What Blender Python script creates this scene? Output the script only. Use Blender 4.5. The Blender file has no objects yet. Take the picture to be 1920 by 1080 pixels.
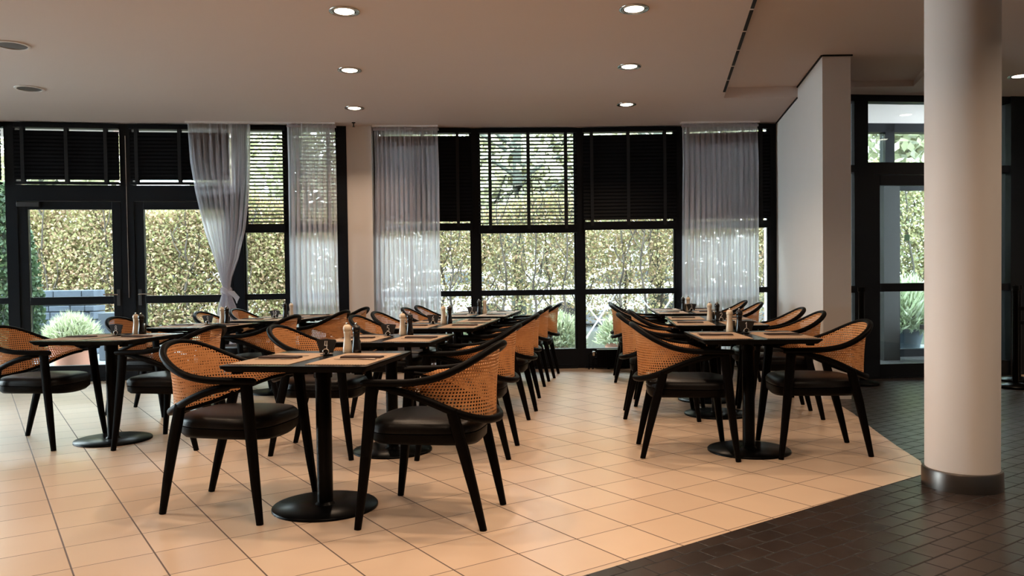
import bpy, math, random
import numpy as np
from mathutils import Vector, Matrix

random.seed(7)
rng = np.random.default_rng(11)
scn = bpy.context.scene
COL = scn.collection
PI = math.pi

# ------------------------------------------------------------------ camera, world, exposure
cam_data = bpy.data.cameras.new('camera')
cam = bpy.data.objects.new('camera', cam_data)
COL.objects.link(cam)
scn.camera = cam
F_PX, PITCH, ROLL, CY = 1479.6, 0.0246, -0.0133, 557.94
EYE = 1.14
cam_data.sensor_width = 36.0
cam_data.lens = F_PX / 1920 * 36.0
cam_data.shift_y = (CY - 540) / 1920
cam_data.clip_end = 200
_f = Vector((0, math.cos(PITCH), -math.sin(PITCH)))
_u = Vector((0, math.sin(PITCH), math.cos(PITCH)))
_x = Vector((1, 0, 0))
_xr = _x * math.cos(ROLL) + _u * math.sin(ROLL)
_ur = -_x * math.sin(ROLL) + _u * math.cos(ROLL)
M = Matrix.Identity(4)
for i in range(3):
    M[i][0], M[i][1], M[i][2] = _xr[i], _ur[i], -_f[i]
M[2][3] = EYE
cam.matrix_world = M

world = bpy.data.worlds.new('overcast')
scn.world = world
world.use_nodes = True
wn = world.node_tree
wn.nodes['Background'].inputs[0].default_value = (0.88, 0.94, 1.0, 1)
wn.nodes['Background'].inputs[1].default_value = 17.0
scn.view_settings.view_transform = 'Standard'
scn.view_settings.look = 'None'
scn.view_settings.gamma = 1
scn.view_settings.exposure = 0.08
scn.view_settings.use_curve_mapping = False
scn.cycles.sample_clamp_indirect = 3.0
scn.cycles.caustics_reflective = False
scn.cycles.caustics_refractive = False
scn.cycles.blur_glossy = 0.5
scn.cycles.max_bounces = 10
scn.cycles.transparent_max_bounces = 24
LAMP_W = 12.0            # watts of each ceiling downlight
LAMP_COL = (1.0, 0.72, 0.50)

# ------------------------------------------------------------------ materials
def new_mat(name):
    m = bpy.data.materials.new(name)
    m.use_nodes = True
    nt = m.node_tree
    return m, nt, nt.nodes['Principled BSDF']

def mat(name, col, rough=0.5, metal=0.0, spec=0.5, noise=0.0, nscale=8.0, bump=0.0):
    m, nt, b = new_mat(name)
    b.inputs['Base Color'].default_value = (*col, 1)
    b.inputs['Roughness'].default_value = rough
    b.inputs['Metallic'].default_value = metal
    b.inputs['Specular IOR Level'].default_value = spec
    if noise or bump:
        tc = nt.nodes.new('ShaderNodeTexCoord')
        nz = nt.nodes.new('ShaderNodeTexNoise')
        nz.inputs['Scale'].default_value = nscale
        nz.inputs['Detail'].default_value = 5
        nt.links.new(tc.outputs['Object'], nz.inputs['Vector'])
        if noise:
            mx = nt.nodes.new('ShaderNodeMix'); mx.data_type = 'RGBA'
            mx.inputs['A'].default_value = tuple(max(0, c * (1 - noise)) for c in col) + (1,)
            mx.inputs['B'].default_value = tuple(min(1, c * (1 + noise)) for c in col) + (1,)
            nt.links.new(nz.outputs['Fac'], mx.inputs['Factor'])
            nt.links.new(mx.outputs['Result'], b.inputs['Base Color'])
        if bump:
            bp = nt.nodes.new('ShaderNodeBump')
            bp.inputs['Strength'].default_value = bump
            bp.inputs['Distance'].default_value = 0.004
            nt.links.new(nz.outputs['Fac'], bp.inputs['Height'])
            nt.links.new(bp.outputs['Normal'], b.inputs['Normal'])
    return m

def math_node(nt, op, a=None, b=None, va=None, vb=None):
    n = nt.nodes.new('ShaderNodeMath'); n.operation = op
    if a is not None: nt.links.new(a, n.inputs[0])
    if b is not None: nt.links.new(b, n.inputs[1])
    if va is not None: n.inputs[0].default_value = va
    if vb is not None: n.inputs[1].default_value = vb
    return n.outputs[0]

def tile_mat(name, loc, theta, sx, sy, c_lo, c_hi, grout, gx, gy, rough_lo, rough_hi, bump=0.3, stagger=False, mottling=0.05):
    m, nt, b = new_mat(name)
    tc = nt.nodes.new('ShaderNodeTexCoord')
    mp = nt.nodes.new('ShaderNodeMapping'); mp.vector_type = 'TEXTURE'
    mp.inputs['Location'].default_value = (*loc, 0)
    mp.inputs['Rotation'].default_value = (0, 0, theta)
    mp.inputs['Scale'].default_value = (sx, sy, 1)
    nt.links.new(tc.outputs['Object'], mp.inputs['Vector'])
    sp = nt.nodes.new('ShaderNodeSeparateXYZ'); nt.links.new(mp.outputs[0], sp.inputs[0])
    X, Y = sp.outputs[0], sp.outputs[1]
    if stagger:
        X = math_node(nt, 'ADD', X, math_node(nt, 'MULTIPLY', math_node(nt, 'FLOOR', Y), vb=0.5))
    def dist(v):
        fr = math_node(nt, 'FRACT', v)
        return math_node(nt, 'MINIMUM', fr, math_node(nt, 'SUBTRACT', None, fr, va=1.0))
    def line(v, w):
        mr = nt.nodes.new('ShaderNodeMapRange')
        mr.interpolation_type = 'SMOOTHSTEP'
        nt.links.new(dist(v), mr.inputs['Value'])
        mr.inputs['From Min'].default_value = w * 0.6
        mr.inputs['From Max'].default_value = w * 1.4
        mr.inputs['To Min'].default_value = 1; mr.inputs['To Max'].default_value = 0
        return mr.outputs[0]
    lx, ly = line(X, gx), line(Y, gy)
    ln = math_node(nt, 'MAXIMUM', lx, ly)
    cb = nt.nodes.new('ShaderNodeCombineXYZ')
    nt.links.new(math_node(nt, 'FLOOR', X), cb.inputs[0]); nt.links.new(math_node(nt, 'FLOOR', Y), cb.inputs[1])
    wnz = nt.nodes.new('ShaderNodeTexWhiteNoise'); wnz.noise_dimensions = '3D'
    nt.links.new(cb.outputs[0], wnz.inputs['Vector'])
    nz = nt.nodes.new('ShaderNodeTexNoise'); nz.inputs['Scale'].default_value = 6; nz.inputs['Detail'].default_value = 6
    nt.links.new(tc.outputs['Object'], nz.inputs['Vector'])
    f = math_node(nt, 'ADD', math_node(nt, 'MULTIPLY', wnz.outputs['Value'], vb=0.6), math_node(nt, 'MULTIPLY', nz.outputs['Fac'], vb=0.45))
    mx = nt.nodes.new('ShaderNodeMix'); mx.data_type = 'RGBA'
    mx.inputs['A'].default_value = (*c_lo, 1); mx.inputs['B'].default_value = (*c_hi, 1)
    nt.links.new(f, mx.inputs['Factor'])
    mg = nt.nodes.new('ShaderNodeMix'); mg.data_type = 'RGBA'
    mg.inputs['B'].default_value = (*grout, 1)
    nt.links.new(mx.outputs['Result'], mg.inputs['A']); nt.links.new(ln, mg.inputs['Factor'])
    nt.links.new(mg.outputs['Result'], b.inputs['Base Color'])
    mr = nt.nodes.new('ShaderNodeMapRange')
    nt.links.new(nz.outputs['Fac'], mr.inputs['Value'])
    mr.inputs['From Min'].default_value = 0.3; mr.inputs['From Max'].default_value = 0.7
    mr.inputs['To Min'].default_value = rough_lo; mr.inputs['To Max'].default_value = rough_hi
    rr = math_node(nt, 'MAXIMUM', mr.outputs[0], math_node(nt, 'MULTIPLY', ln, vb=0.8))
    nt.links.new(rr, b.inputs['Roughness'])
    # tile relief: grout sunk, each tile slightly uneven
    h = math_node(nt, 'ADD', math_node(nt, 'MULTIPLY', ln, vb=-1.0), math_node(nt, 'MULTIPLY', nz.outputs['Fac'], vb=mottling))
    bp = nt.nodes.new('ShaderNodeBump'); bp.inputs['Strength'].default_value = bump; bp.inputs['Distance'].default_value = 0.003
    nt.links.new(h, bp.inputs['Height']); nt.links.new(bp.outputs['Normal'], b.inputs['Normal'])
    return m

TILE = 0.30797
T_OFF, T_ROT = (-1.78036, 3.13579), 0.5974
m_tile = tile_mat('beige_tiles', T_OFF, T_ROT, TILE, TILE, (0.56, 0.41, 0.29), (0.67, 0.51, 0.37), (0.07, 0.035, 0.02), 0.011, 0.008, 0.30, 0.31, 0.15, mottling=0.0)
m_tile.node_tree.nodes['Principled BSDF'].inputs['Specular IOR Level'].default_value = 1.0
m_darktile = tile_mat('slate_tiles', T_OFF, T_ROT, TILE / 2, TILE / 3, (0.014, 0.0095, 0.008), (0.031, 0.021, 0.017), (0.004, 0.003, 0.003), 0.03, 0.045, 0.28, 0.36, 0.3, True, 0.15)
m_white = mat('white_plaster', (0.84, 0.80, 0.77), 0.85, noise=0.02, nscale=3, bump=0.05)
m_ceiling = mat('ceiling_paint', (0.80, 0.71, 0.67), 0.9, noise=0.015, nscale=2)
m_frame = mat('dark_aluminium', (0.0045, 0.0065, 0.010), 0.42, metal=0.0, spec=0.2)
m_blind = mat('black_slats', (0.003, 0.0035, 0.005), 0.55, spec=0.12)
m_wood = mat('black_stained_wood', (0.0024, 0.0019, 0.0018), 0.45, spec=0.05, noise=0.25, nscale=30)
m_leather = mat('black_leather', (0.0040, 0.0034, 0.0034), 0.38, spec=0.20, bump=0.12, nscale=160)
m_table = mat('black_table_laminate', (0.004, 0.0036, 0.004), 0.24, spec=0.2)
m_table_edge = mat('black_table_edge', (0.003, 0.003, 0.003), 0.6, spec=0.05)
m_steel_black = mat('black_coated_steel', (0.0018, 0.0018, 0.002), 0.28, spec=0.08)
m_slot = mat('black_slot', (0.004, 0.004, 0.004), 0.9)
m_chrome = mat('polished_steel', (0.62, 0.60, 0.57), 0.22, metal=1.0)
m_brushed = mat('brushed_steel', (0.20, 0.18, 0.165), 0.34, metal=1.0)
m_cutlery = mat('cutlery_steel', (0.30, 0.24, 0.20), 0.30, metal=1.0)
m_cream = mat('cream_lacquer', (0.78, 0.66, 0.50), 0.28, spec=0.5)
m_millblack = mat('black_lacquer', (0.006, 0.006, 0.007), 0.22, spec=0.6)
m_napkin = mat('dark_brown_napkin', (0.050, 0.028, 0.022), 0.9, bump=0.2, nscale=120)
m_slate = mat('chalk_slate', (0.010, 0.009, 0.009), 0.6)
m_chalk = mat('white_chalk', (0.85, 0.85, 0.83), 0.9)
m_terracotta = mat('terracotta', (0.55, 0.27, 0.19), 0.8, noise=0.12)
m_greypot = mat('grey_planter', (0.045, 0.06, 0.08), 0.7, noise=0.1)
m_stone = mat('blue_grey_stone', (0.075, 0.095, 0.125), 0.85, noise=0.5, nscale=5, bump=0.6)
m_paving = mat('pale_paving', (0.13, 0.145, 0.15), 0.7, noise=0.1, nscale=1.2)
m_lawn = mat('autumn_lawn', (0.024, 0.030, 0.016), 0.9, noise=0.4, nscale=4)
m_asphalt = mat('street_asphalt', (0.030, 0.031, 0.034), 0.8, noise=0.1, nscale=1)
m_carpaint = mat('white_car_paint', (0.85, 0.86, 0.88), 0.25, spec=0.6)
m_carglass = mat('car_window_glass', (0.02, 0.03, 0.04), 0.1)
m_tyre = mat('tyre_rubber', (0.02, 0.02, 0.02), 0.8)
m_soil = mat('potting_soil', (0.05, 0.035, 0.025), 0.95)
m_bark = mat('mossy_bark', (0.075, 0.085, 0.07), 0.95, noise=0.4, nscale=9, bump=0.7)
m_twig = mat('grey_twigs', (0.045, 0.036, 0.028), 0.95)
m_whitemetal = mat('white_garden_metal', (0.80, 0.82, 0.84), 0.5)
m_redwood = mat('red_seat_slats', (0.50, 0.14, 0.10), 0.6)
m_green = mat('green_sticker', (0.25, 0.62, 0.50), 0.5)
m_grille = mat('speaker_grille', (0.13, 0.11, 0.10), 0.6, metal=0.6)
m_cord = mat('blind_tape', (0.004, 0.004, 0.005), 0.9)
m_greypaint = mat('grey_panel', (0.055, 0.058, 0.060), 0.6)
m_closer = mat('door_closer_grey', (0.035, 0.037, 0.04), 0.45)

def emis(name, col, s):
    m = bpy.data.materials.new(name); m.use_nodes = True
    nt = m.node_tree; nt.nodes.clear()
    e = nt.nodes.new('ShaderNodeEmission'); e.inputs[0].default_value = (*col, 1); e.inputs[1].default_value = s
    o = nt.nodes.new('ShaderNodeOutputMaterial'); nt.links.new(e.outputs[0], o.inputs[0])
    return m
m_lamp = emis('lit_lens', (1.0, 0.86, 0.66), 9.0)

def glass_mat(name, tint, gloss):
    m = bpy.data.materials.new(name); m.use_nodes = True
    nt = m.node_tree; nt.nodes.clear()
    t = nt.nodes.new('ShaderNodeBsdfTransparent'); t.inputs[0].default_value = (*tint, 1)
    g = nt.nodes.new('ShaderNodeBsdfGlossy'); g.inputs['Roughness'].default_value = 0.02
    g.inputs[0].default_value = (0.9, 0.95, 1, 1)
    fr = nt.nodes.new('ShaderNodeFresnel'); fr.inputs[0].default_value = 1.45
    k = math_node(nt, 'MULTIPLY', fr.outputs[0], vb=gloss)
    mx = nt.nodes.new('ShaderNodeMixShader')
    nt.links.new(k, mx.inputs[0]); nt.links.new(t.outputs[0], mx.inputs[1]); nt.links.new(g.outputs[0], mx.inputs[2])
    o = nt.nodes.new('ShaderNodeOutputMaterial'); nt.links.new(mx.outputs[0], o.inputs[0])
    return m
m_glass = glass_mat('window_glass', (0.90, 0.96, 0.96), 1.0)
m_jar = glass_mat('clear_glass', (0.80, 0.84, 0.82), 1.6)

def curtain_mat():
    m = bpy.data.materials.new('sheer_white_voile'); m.use_nodes = True
    nt = m.node_tree; nt.nodes.clear()
    d = nt.nodes.new('ShaderNodeBsdfDiffuse'); d.inputs[0].default_value = (0.90, 0.90, 0.98, 1)
    tl = nt.nodes.new('ShaderNodeBsdfTranslucent'); tl.inputs[0].default_value = (0.96, 0.95, 1.0, 1)
    tr = nt.nodes.new('ShaderNodeBsdfTransparent')
    a = nt.nodes.new('ShaderNodeMixShader'); a.inputs[0].default_value = 0.80
    nt.links.new(d.outputs[0], a.inputs[1]); nt.links.new(tl.outputs[0], a.inputs[2])
    b = nt.nodes.new('ShaderNodeMixShader')
    # voile turns more opaque where a fold is seen edge-on
    lw = nt.nodes.new('ShaderNodeLayerWeight'); lw.inputs[0].default_value = 0.5
    mr = nt.nodes.new('ShaderNodeMapRange')
    nt.links.new(lw.outputs['Facing'], mr.inputs['Value'])
    mr.inputs['To Min'].default_value = 0.20; mr.inputs['To Max'].default_value = 0.03
    nt.links.new(mr.outputs[0], b.inputs[0])
    nt.links.new(a.outputs[0], b.inputs[1]); nt.links.new(tr.outputs[0], b.inputs[2])
    o = nt.nodes.new('ShaderNodeOutputMaterial'); nt.links.new(b.outputs[0], o.inputs[0])
    return m
m_curtain = curtain_mat()

def cane_mat():
    m, nt, b = new_mat('woven_cane')
    uv = nt.nodes.new('ShaderNodeUVMap')
    sp = nt.nodes.new('ShaderNodeSeparateXYZ'); nt.links.new(uv.outputs[0], sp.inputs[0])
    pitch = 0.0158
    def cell(o):
        return math_node(nt, 'SUBTRACT', math_node(nt, 'FRACT', math_node(nt, 'MULTIPLY', o, vb=1 / pitch)), vb=0.5)
    x, y = cell(sp.outputs[0]), cell(sp.outputs[1])
    ax, ay = math_node(nt, 'ABSOLUTE', x), math_node(nt, 'ABSOLUTE', y)
    # octagonal holes of six-way cane weave
    d = math_node(nt, 'MAXIMUM', math_node(nt, 'MAXIMUM', ax, ay), math_node(nt, 'MULTIPLY', math_node(nt, 'ADD', ax, ay), vb=0.72))
    hole = math_node(nt, 'LESS_THAN', d, vb=0.28)
    nz = nt.nodes.new('ShaderNodeTexNoise'); nz.inputs['Scale'].default_value = 40
    nt.links.new(uv.outputs[0], nz.inputs['Vector'])
    mx = nt.nodes.new('ShaderNodeMix'); mx.data_type = 'RGBA'
    mx.inputs['A'].default_value = (0.54, 0.235, 0.085, 1); mx.inputs['B'].default_value = (0.72, 0.35, 0.145, 1)
    nt.links.new(nz.outputs['Fac'], mx.inputs['Factor'])
    nt.links.new(mx.outputs['Result'], b.inputs['Base Color'])
    b.inputs['Roughness'].default_value = 0.7
    b.inputs['Specular IOR Level'].default_value = 0.25
    bp = nt.nodes.new('ShaderNodeBump'); bp.inputs['Strength'].default_value = 0.5; bp.inputs['Distance'].default_value = 0.002
    nt.links.new(d, bp.inputs['Height']); nt.links.new(bp.outputs['Normal'], b.inputs['Normal'])
    tr = nt.nodes.new('ShaderNodeBsdfTransparent')
    ms = nt.nodes.new('ShaderNodeMixShader')
    nt.links.new(hole, ms.inputs[0]); nt.links.new(b.outputs[0], ms.inputs[1]); nt.links.new(tr.outputs[0], ms.inputs[2])
    nt.links.new(ms.outputs[0], nt.nodes['Material Output'].inputs[0])
    return m
m_cane = cane_mat()

def mat_weave():
    m, nt, b = new_mat('woven_placemat')
    tc = nt.nodes.new('ShaderNodeTexCoord')
    mp = nt.nodes.new('ShaderNodeMapping'); mp.inputs['Scale'].default_value = (150, 150, 150)
    nt.links.new(tc.outputs['Object'], mp.inputs[0])
    ck = nt.nodes.new('ShaderNodeTexChecker'); ck.inputs['Scale'].default_value = 1.0
    ck.inputs['Color1'].default_value = (0.30, 0.19, 0.115, 1); ck.inputs['Color2'].default_value = (0.50, 0.35, 0.23, 1)
    nt.links.new(mp.outputs[0], ck.inputs[0]); nt.links.new(ck.outputs[0], b.inputs['Base Color'])
    b.inputs['Roughness'].default_value = 0.6
    bp = nt.nodes.new('ShaderNodeBump'); bp.inputs['Strength'].default_value = 0.4; bp.inputs['Distance'].default_value = 0.001
    nt.links.new(ck.outputs['Fac'], bp.inputs['Height']); nt.links.new(bp.outputs['Normal'], b.inputs['Normal'])
    return m
m_mat = mat_weave()

def leaf_mat(name, rough=0.6, trans=0.35):
    m, nt, b = new_mat(name)
    at = nt.nodes.new('ShaderNodeAttribute'); at.attribute_name = 'Col'
    nt.links.new(at.outputs['Color'], b.inputs['Base Color'])
    b.inputs['Roughness'].default_value = rough
    tl = nt.nodes.new('ShaderNodeBsdfTranslucent'); nt.links.new(at.outputs['Color'], tl.inputs[0])
    ms = nt.nodes.new('ShaderNodeMixShader'); ms.inputs[0].default_value = trans
    nt.links.new(b.outputs[0], ms.inputs[1]); nt.links.new(tl.outputs[0], ms.inputs[2])
    nt.links.new(ms.outputs[0], nt.nodes['Material Output'].inputs[0])
    return m
m_leaf = leaf_mat('leaf')

# ------------------------------------------------------------------ mesh helpers
class MB:
    """collects shapes into ONE mesh"""
    def __init__(s): s.v, s.f, s.sm, s.uv = [], [], [], {}
    def add(s, vs, fs, smooth=False):
        o = len(s.v); s.v += [tuple(p) for p in vs]
        for f in fs: s.f.append(tuple(i + o for i in f)); s.sm.append(smooth)
    def box(s, x0, x1, y0, y1, z0, z1, xf=None, smooth=False):
        vs = [Vector((x, y, z)) for z in (z0, z1) for y in (y0, y1) for x in (x0, x1)]
        if xf: vs = [xf @ v for v in vs]
        s.add(vs, [(0, 2, 3, 1), (4, 5, 7, 6), (0, 1, 5, 4), (2, 6, 7, 3), (0, 4, 6, 2), (1, 3, 7, 5)], smooth)
    def prism(s, poly, z0, z1, smooth=False):
        n = len(poly)
        vs = [(x, y, z0) for x, y in poly] + [(x, y, z1) for x, y in poly]
        fs = [tuple(range(n))[::-1], tuple(range(n, 2 * n))] + [(i, (i + 1) % n, (i + 1) % n + n, i + n) for i in range(n)]
        s.add(vs, fs, smooth)
    def lathe(s, prof, c=(0, 0, 0), n=32, cap=True):
        """profile of (r, z)"""
        vs, fs = [], []
        for r, z in prof:
            for k in range(n):
                a = 2 * PI * k / n
                vs.append((c[0] + r * math.cos(a), c[1] + r * math.sin(a), c[2] + z))
        for j in range(len(prof) - 1):
            for k in range(n):
                k2 = (k + 1) % n
                fs.append((j * n + k, j * n + k2, (j + 1) * n + k2, (j + 1) * n + k))
        if cap:
            fs.append(tuple(range(n))[::-1])
            L = (len(prof) - 1) * n
            fs.append(tuple(range(L, L + n)))
        s.add(vs, fs, True)
    def sweep(s, pts, radii, ref=(0, 0, 1), n=10, p=2.6, cap=True):
        """superelliptic section (w,h) along points"""
        pts = [Vector(q) for q in pts]; N = len(pts); ref = Vector(ref)
        vs, fs = [], []
        for i, q in enumerate(pts):
            t = (pts[min(i + 1, N - 1)] - pts[max(i - 1, 0)]).normalized()
            sd = t.cross(ref)
            sd = sd.normalized() if sd.length > 1e-5 else Vector((1, 0, 0))
            up = sd.cross(t).normalized()
            w, h = radii[i] if isinstance(radii, list) else radii
            for k in range(n):
                a = 2 * PI * (k + 0.5) / n
                c, d = math.cos(a), math.sin(a)
                r = (abs(c) ** p + abs(d) ** p) ** (-1 / p)
                vs.append(q + sd * (w * r * c) + up * (h * r * d))
        for j in range(N - 1):
            for k in range(n):
                k2 = (k + 1) % n
                fs.append((j * n + k, (j + 1) * n + k, (j + 1) * n + k2, j * n + k2))
        if cap:
            fs.append(tuple(range(n))); fs.append(tuple(range((N - 1) * n, N * n))[::-1])
        s.add(vs, fs, True)
    def mesh(s, name, m):
        me = bpy.data.meshes.new(name)
        me.from_pydata(s.v, [], s.f)
        me.polygons.foreach_set('use_smooth', s.sm)
        me.materials.append(m)
        me.update()
        return me
    def build(s, name, m, parent=None, bevel=0.0, split=True):
        o = bpy.data.objects.new(name, s.mesh(name, m))
        COL.objects.link(o)
        if parent is not None: o.parent = parent
        if bevel:
            b = o.modifiers.new('bevel', 'BEVEL'); b.width = bevel; b.segments = 2; b.limit_method = 'ANGLE'; b.angle_limit = 0.7
        if any(s.sm) and split:
            e = o.modifiers.new('edges', 'EDGE_SPLIT'); e.split_angle = 0.8
        return o

def tag(o, label=None, cat=None, group=None, kind=None):
    if label: o['label'] = label
    if cat: o['category'] = cat
    if group: o['group'] = group
    if kind: o['kind'] = kind
    return o

def empty(name, loc=(0, 0, 0), rz=0.0):
    o = bpy.data.objects.new(name, None); COL.objects.link(o)
    o.location = loc; o.rotation_euler = (0, 0, rz)
    o.empty_display_size = 0.1
    return o

def copy_tree(o, parent=None):
    c = o.copy(); COL.objects.link(c)
    if parent is not None: c.parent = parent
    for ch in list(o.children): copy_tree(ch, c)
    return c

def catmull(ctrl, sub=6):
    P = [np.array(c, float) for c in ctrl]
    P = [2 * P[0] - P[1]] + P + [2 * P[-1] - P[-2]]
    out = []
    for i in range(1, len(P) - 2):
        for k in range(sub):
            t = k / sub
            out.append(0.5 * ((2 * P[i]) + (-P[i - 1] + P[i + 1]) * t + (2 * P[i - 1] - 5 * P[i] + 4 * P[i + 1] - P[i + 2]) * t * t + (-P[i - 1] + 3 * P[i] - 3 * P[i + 1] + P[i + 2]) * t ** 3))
    out.append(P[-2])
    return out

def leaves_obj(name, pts, size, palette, parent=None, aspect=1.7, flat=0.0, m=None, jitter=0.25, radial=None):
    """one foliage mesh: a bent leaf (two quads) at every point"""
    pts = np.asarray(pts); n = len(pts)
    a = rng.normal(size=(n, 3))
    if radial is not None:
        a = (pts - np.array(radial)); a /= np.linalg.norm(a, axis=1)[:, None]; a += rng.normal(size=(n, 3)) * 0.35
    a /= np.linalg.norm(a, axis=1)[:, None]
    b = rng.normal(size=(n, 3)); b[:, 2] *= (1 - flat)
    b -= a * (a * b).sum(1)[:, None]; b /= np.linalg.norm(b, axis=1)[:, None]
    c = np.cross(a, b)
    s = (size * rng.uniform(0.6, 1.35, n))[:, None]
    L, W = s * aspect / 2, s / 2
    V = np.stack([pts - a * L, pts - b * W + c * W * 0.25, pts + a * L, pts + b * W + c * W * 0.25], 1).reshape(-1, 3)
    me = bpy.data.meshes.new(name)
    me.vertices.add(4 * n); me.vertices.foreach_set('co', V.astype(np.float32).ravel())
    me.loops.add(6 * n); me.polygons.add(2 * n)
    base = (np.arange(n) * 4)[:, None]
    idx = np.concatenate([base + 0, base + 1, base + 2, base + 0, base + 2, base + 3], 1).ravel()
    me.loops.foreach_set('vertex_index', idx.astype(np.int32))
    me.polygons.foreach_set('loop_start', (np.arange(2 * n) * 3).astype(np.int32))
    me.polygons.foreach_set('loop_total', np.full(2 * n, 3, np.int32))
    me.update(calc_edges=True)
    pal = np.array(palette)
    cols = 0.80 * pal[rng.integers(0, len(pal), n)] * rng.uniform(1 - jitter, 1 + jitter, (n, 1))
    ca = me.color_attributes.new('Col', 'FLOAT_COLOR', 'POINT')
    cc = np.ones((4 * n, 4), np.float32); cc[:, :3] = np.repeat(cols, 4, 0)
    ca.data.foreach_set('color', cc.ravel())
    me.materials.append(m or m_leaf)
    o = bpy.data.objects.new(name, me); COL.objects.link(o)
    if parent is not None: o.parent = parent
    return o

def frame_xf(p0, p1):
    """local x along p0->p1, local y away from the room"""
    p0 = Vector((*p0, 0)); p1 = Vector((*p1, 0))
    d = (p1 - p0).normalized(); nrm = Vector((-d.y, d.x, 0))
    m = Matrix.Identity(4)
    for i in range(3): m[i][0] = d[i]; m[i][1] = nrm[i]; m[i][2] = (0, 0, 1)[i]; m[i][3] = p0[i]
    return m, (p1 - p0).length

# ------------------------------------------------------------------ room shell
ZC = 3.0       # main ceiling
ZR = 3.11      # raised ceiling panel on the right
SLOT = lambda y: 2.25 + (y - 8.33) * 0.191          # edge between the two ceilings
WALL_N, WALL_F = (2.82, 7.15), (3.28, 9.78)         # white wall between dining room and hall
def wall_x(y): return WALL_N[0] + (y - WALL_N[1]) * (WALL_F[0] - WALL_N[0]) / (WALL_F[1] - WALL_N[1])
edge_y = lambda x: 3.119 + 0.7075 * (x - 0.443)

mb = MB(); mb.prism([(-8.1, edge_y(-8.1)), (2.33, edge_y(2.33)), (2.46, 4.75), (2.53, 5.2), (2.62, 5.69), (2.77, 6.40), (2.85, 6.92), (2.90, 7.2), (3.33, 9.9), (3.33, 10.0), (-8.1, 10.0)], -0.1, 0.0)
tag(mb.build('floor', m_tile), kind='structure')
mb = MB(); mb.prism([(-8.1, -4.6), (7.2, -4.6), (7.2, 9.2), (3.33, 9.2), (2.90, 7.2), (2.85, 6.92), (2.77, 6.40), (2.62, 5.69), (2.53, 5.2), (2.46, 4.75), (2.33, edge_y(2.33)), (-8.1, edge_y(-8.1))], -0.1, 0.0)
tag(mb.build('floor', m_darktile), kind='structure')
mb = MB(); mb.prism([(5.25, 8.15), (7.2, 6.9), (7.2, 9.0), (5.6, 8.75)], 0.0, 0.004)
tag(mb.build('floor', m_tile), kind='structure')

def bulk_x(y): return 4.14 + (y - 8.13) * 0.286
mb = MB()
mb.prism([(-8.1, -4.6), (SLOT(-4.6), -4.6), (SLOT(8.33), 8.33), (wall_x(8.33) + 0.1, 8.33), (3.4, 9.95), (-8.1, 9.95)], ZC, ZC + 0.35)
tag(mb.build('ceiling', m_ceiling), kind='structure')
mb = MB()
mb.prism([(SLOT(-4.6), -4.6), (bulk_x(-4.6), -4.6), (bulk_x(8.13), 8.13), (2.95, 8.33), (SLOT(8.33), 8.33)], ZR, ZR + 0.24)
tag(mb.build('ceiling', m_ceiling), kind='structure')
mb = MB()
mb.prism([(bulk_x(-4.6), -4.6), (7.2, -4.6), (7.2, 9.1), (3.1, 8.7), (3.0, 8.13), (bulk_x(8.13), 8.13)], 3.05, 3.35)
tag(mb.build('ceiling', m_ceiling), kind='structure')

# white wall block
mb = MB(); mb.prism([(2.82, 7.15), (3.075, 7.15), (3.40, 8.3), (3.56, 8.45), (3.56, 9.78), (3.28, 9.78)], 0.0, 3.12)
tag(mb.build('wall_right', m_white), kind='structure')
# shadow gap along the wall top
mb = MB()
for z, ya, yb in ((3.0, 8.33, 9.7), (3.11, 7.15, 8.33)):
    mb.prism([(wall_x(ya) - 0.012, ya), (wall_x(ya), ya), (wall_x(yb), yb), (wall_x(yb) - 0.012, yb)], z - 0.014, z - 0.001)
mb.prism([(2.82, 7.138), (3.09, 7.138), (3.09, 7.15), (2.82, 7.15)], 3.096, 3.109)
tag(mb.build('trim_1', m_slot), kind='structure')
# slot diffuser along the ceiling step
slot = MB()
y = 8.05
while y > -2:
    xa, xb = SLOT(y), SLOT(y - 0.46)
    slot.prism([(xa - 0.030, y), (xa - 0.004, y), (xb - 0.004, y - 0.46), (xb - 0.030, y - 0.46)], ZC - 0.004, ZC + 0.002)
    y -= 0.5
tag(slot.build('trim_2', m_slot), kind='structure')

mb = MB()
mb.box(-8.3, -8.1, -4.8, 8.62, -0.1, 0.25); mb.box(-8.3, -8.1, -4.8, 8.62, 2.75, 3.3); mb.box(-8.3, -8.1, -4.8, 4.0, 0.25, 2.75)
tag(mb.build('wall_left', m_white), kind='structure')
sw = MB(); yy = 4.0  # unseen side glazing, added to bring more daylight onto the ceiling
while yy < 8.6:
    sw.box(-8.28, -8.12, yy, yy + 0.09, 0.25, 2.75); yy += 1.51
sw.box(-8.28, -8.12, 4.0, 8.6, 0.92, 0.99)
sw_o = sw.build('window_30', m_frame); tag(sw_o, kind='structure')
g = MB(); g.box(-8.21, -8.204, 4.0, 8.6, 0.25, 2.75); g.build('glass_pane', m_glass, sw_o)
mb = MB(); mb.box(-8.3, 7.4, -4.8, -4.6, -0.1, 3.4); tag(mb.build('wall_back', m_white), kind='structure')
mb = MB(); mb.box(7.2, 7.4, -4.6, 9.1, -0.1, 3.4); tag(mb.build('wall_hall', m_white), kind='structure')

# pillar between the windows
mb = MB(); mb.box(-2.02, -1.675, 9.58, 9.90, 0.0, 3.0)
tag(mb.build('square_pillar', m_white), 'narrow white square pillar between the window curtains', 'pillar')

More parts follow.
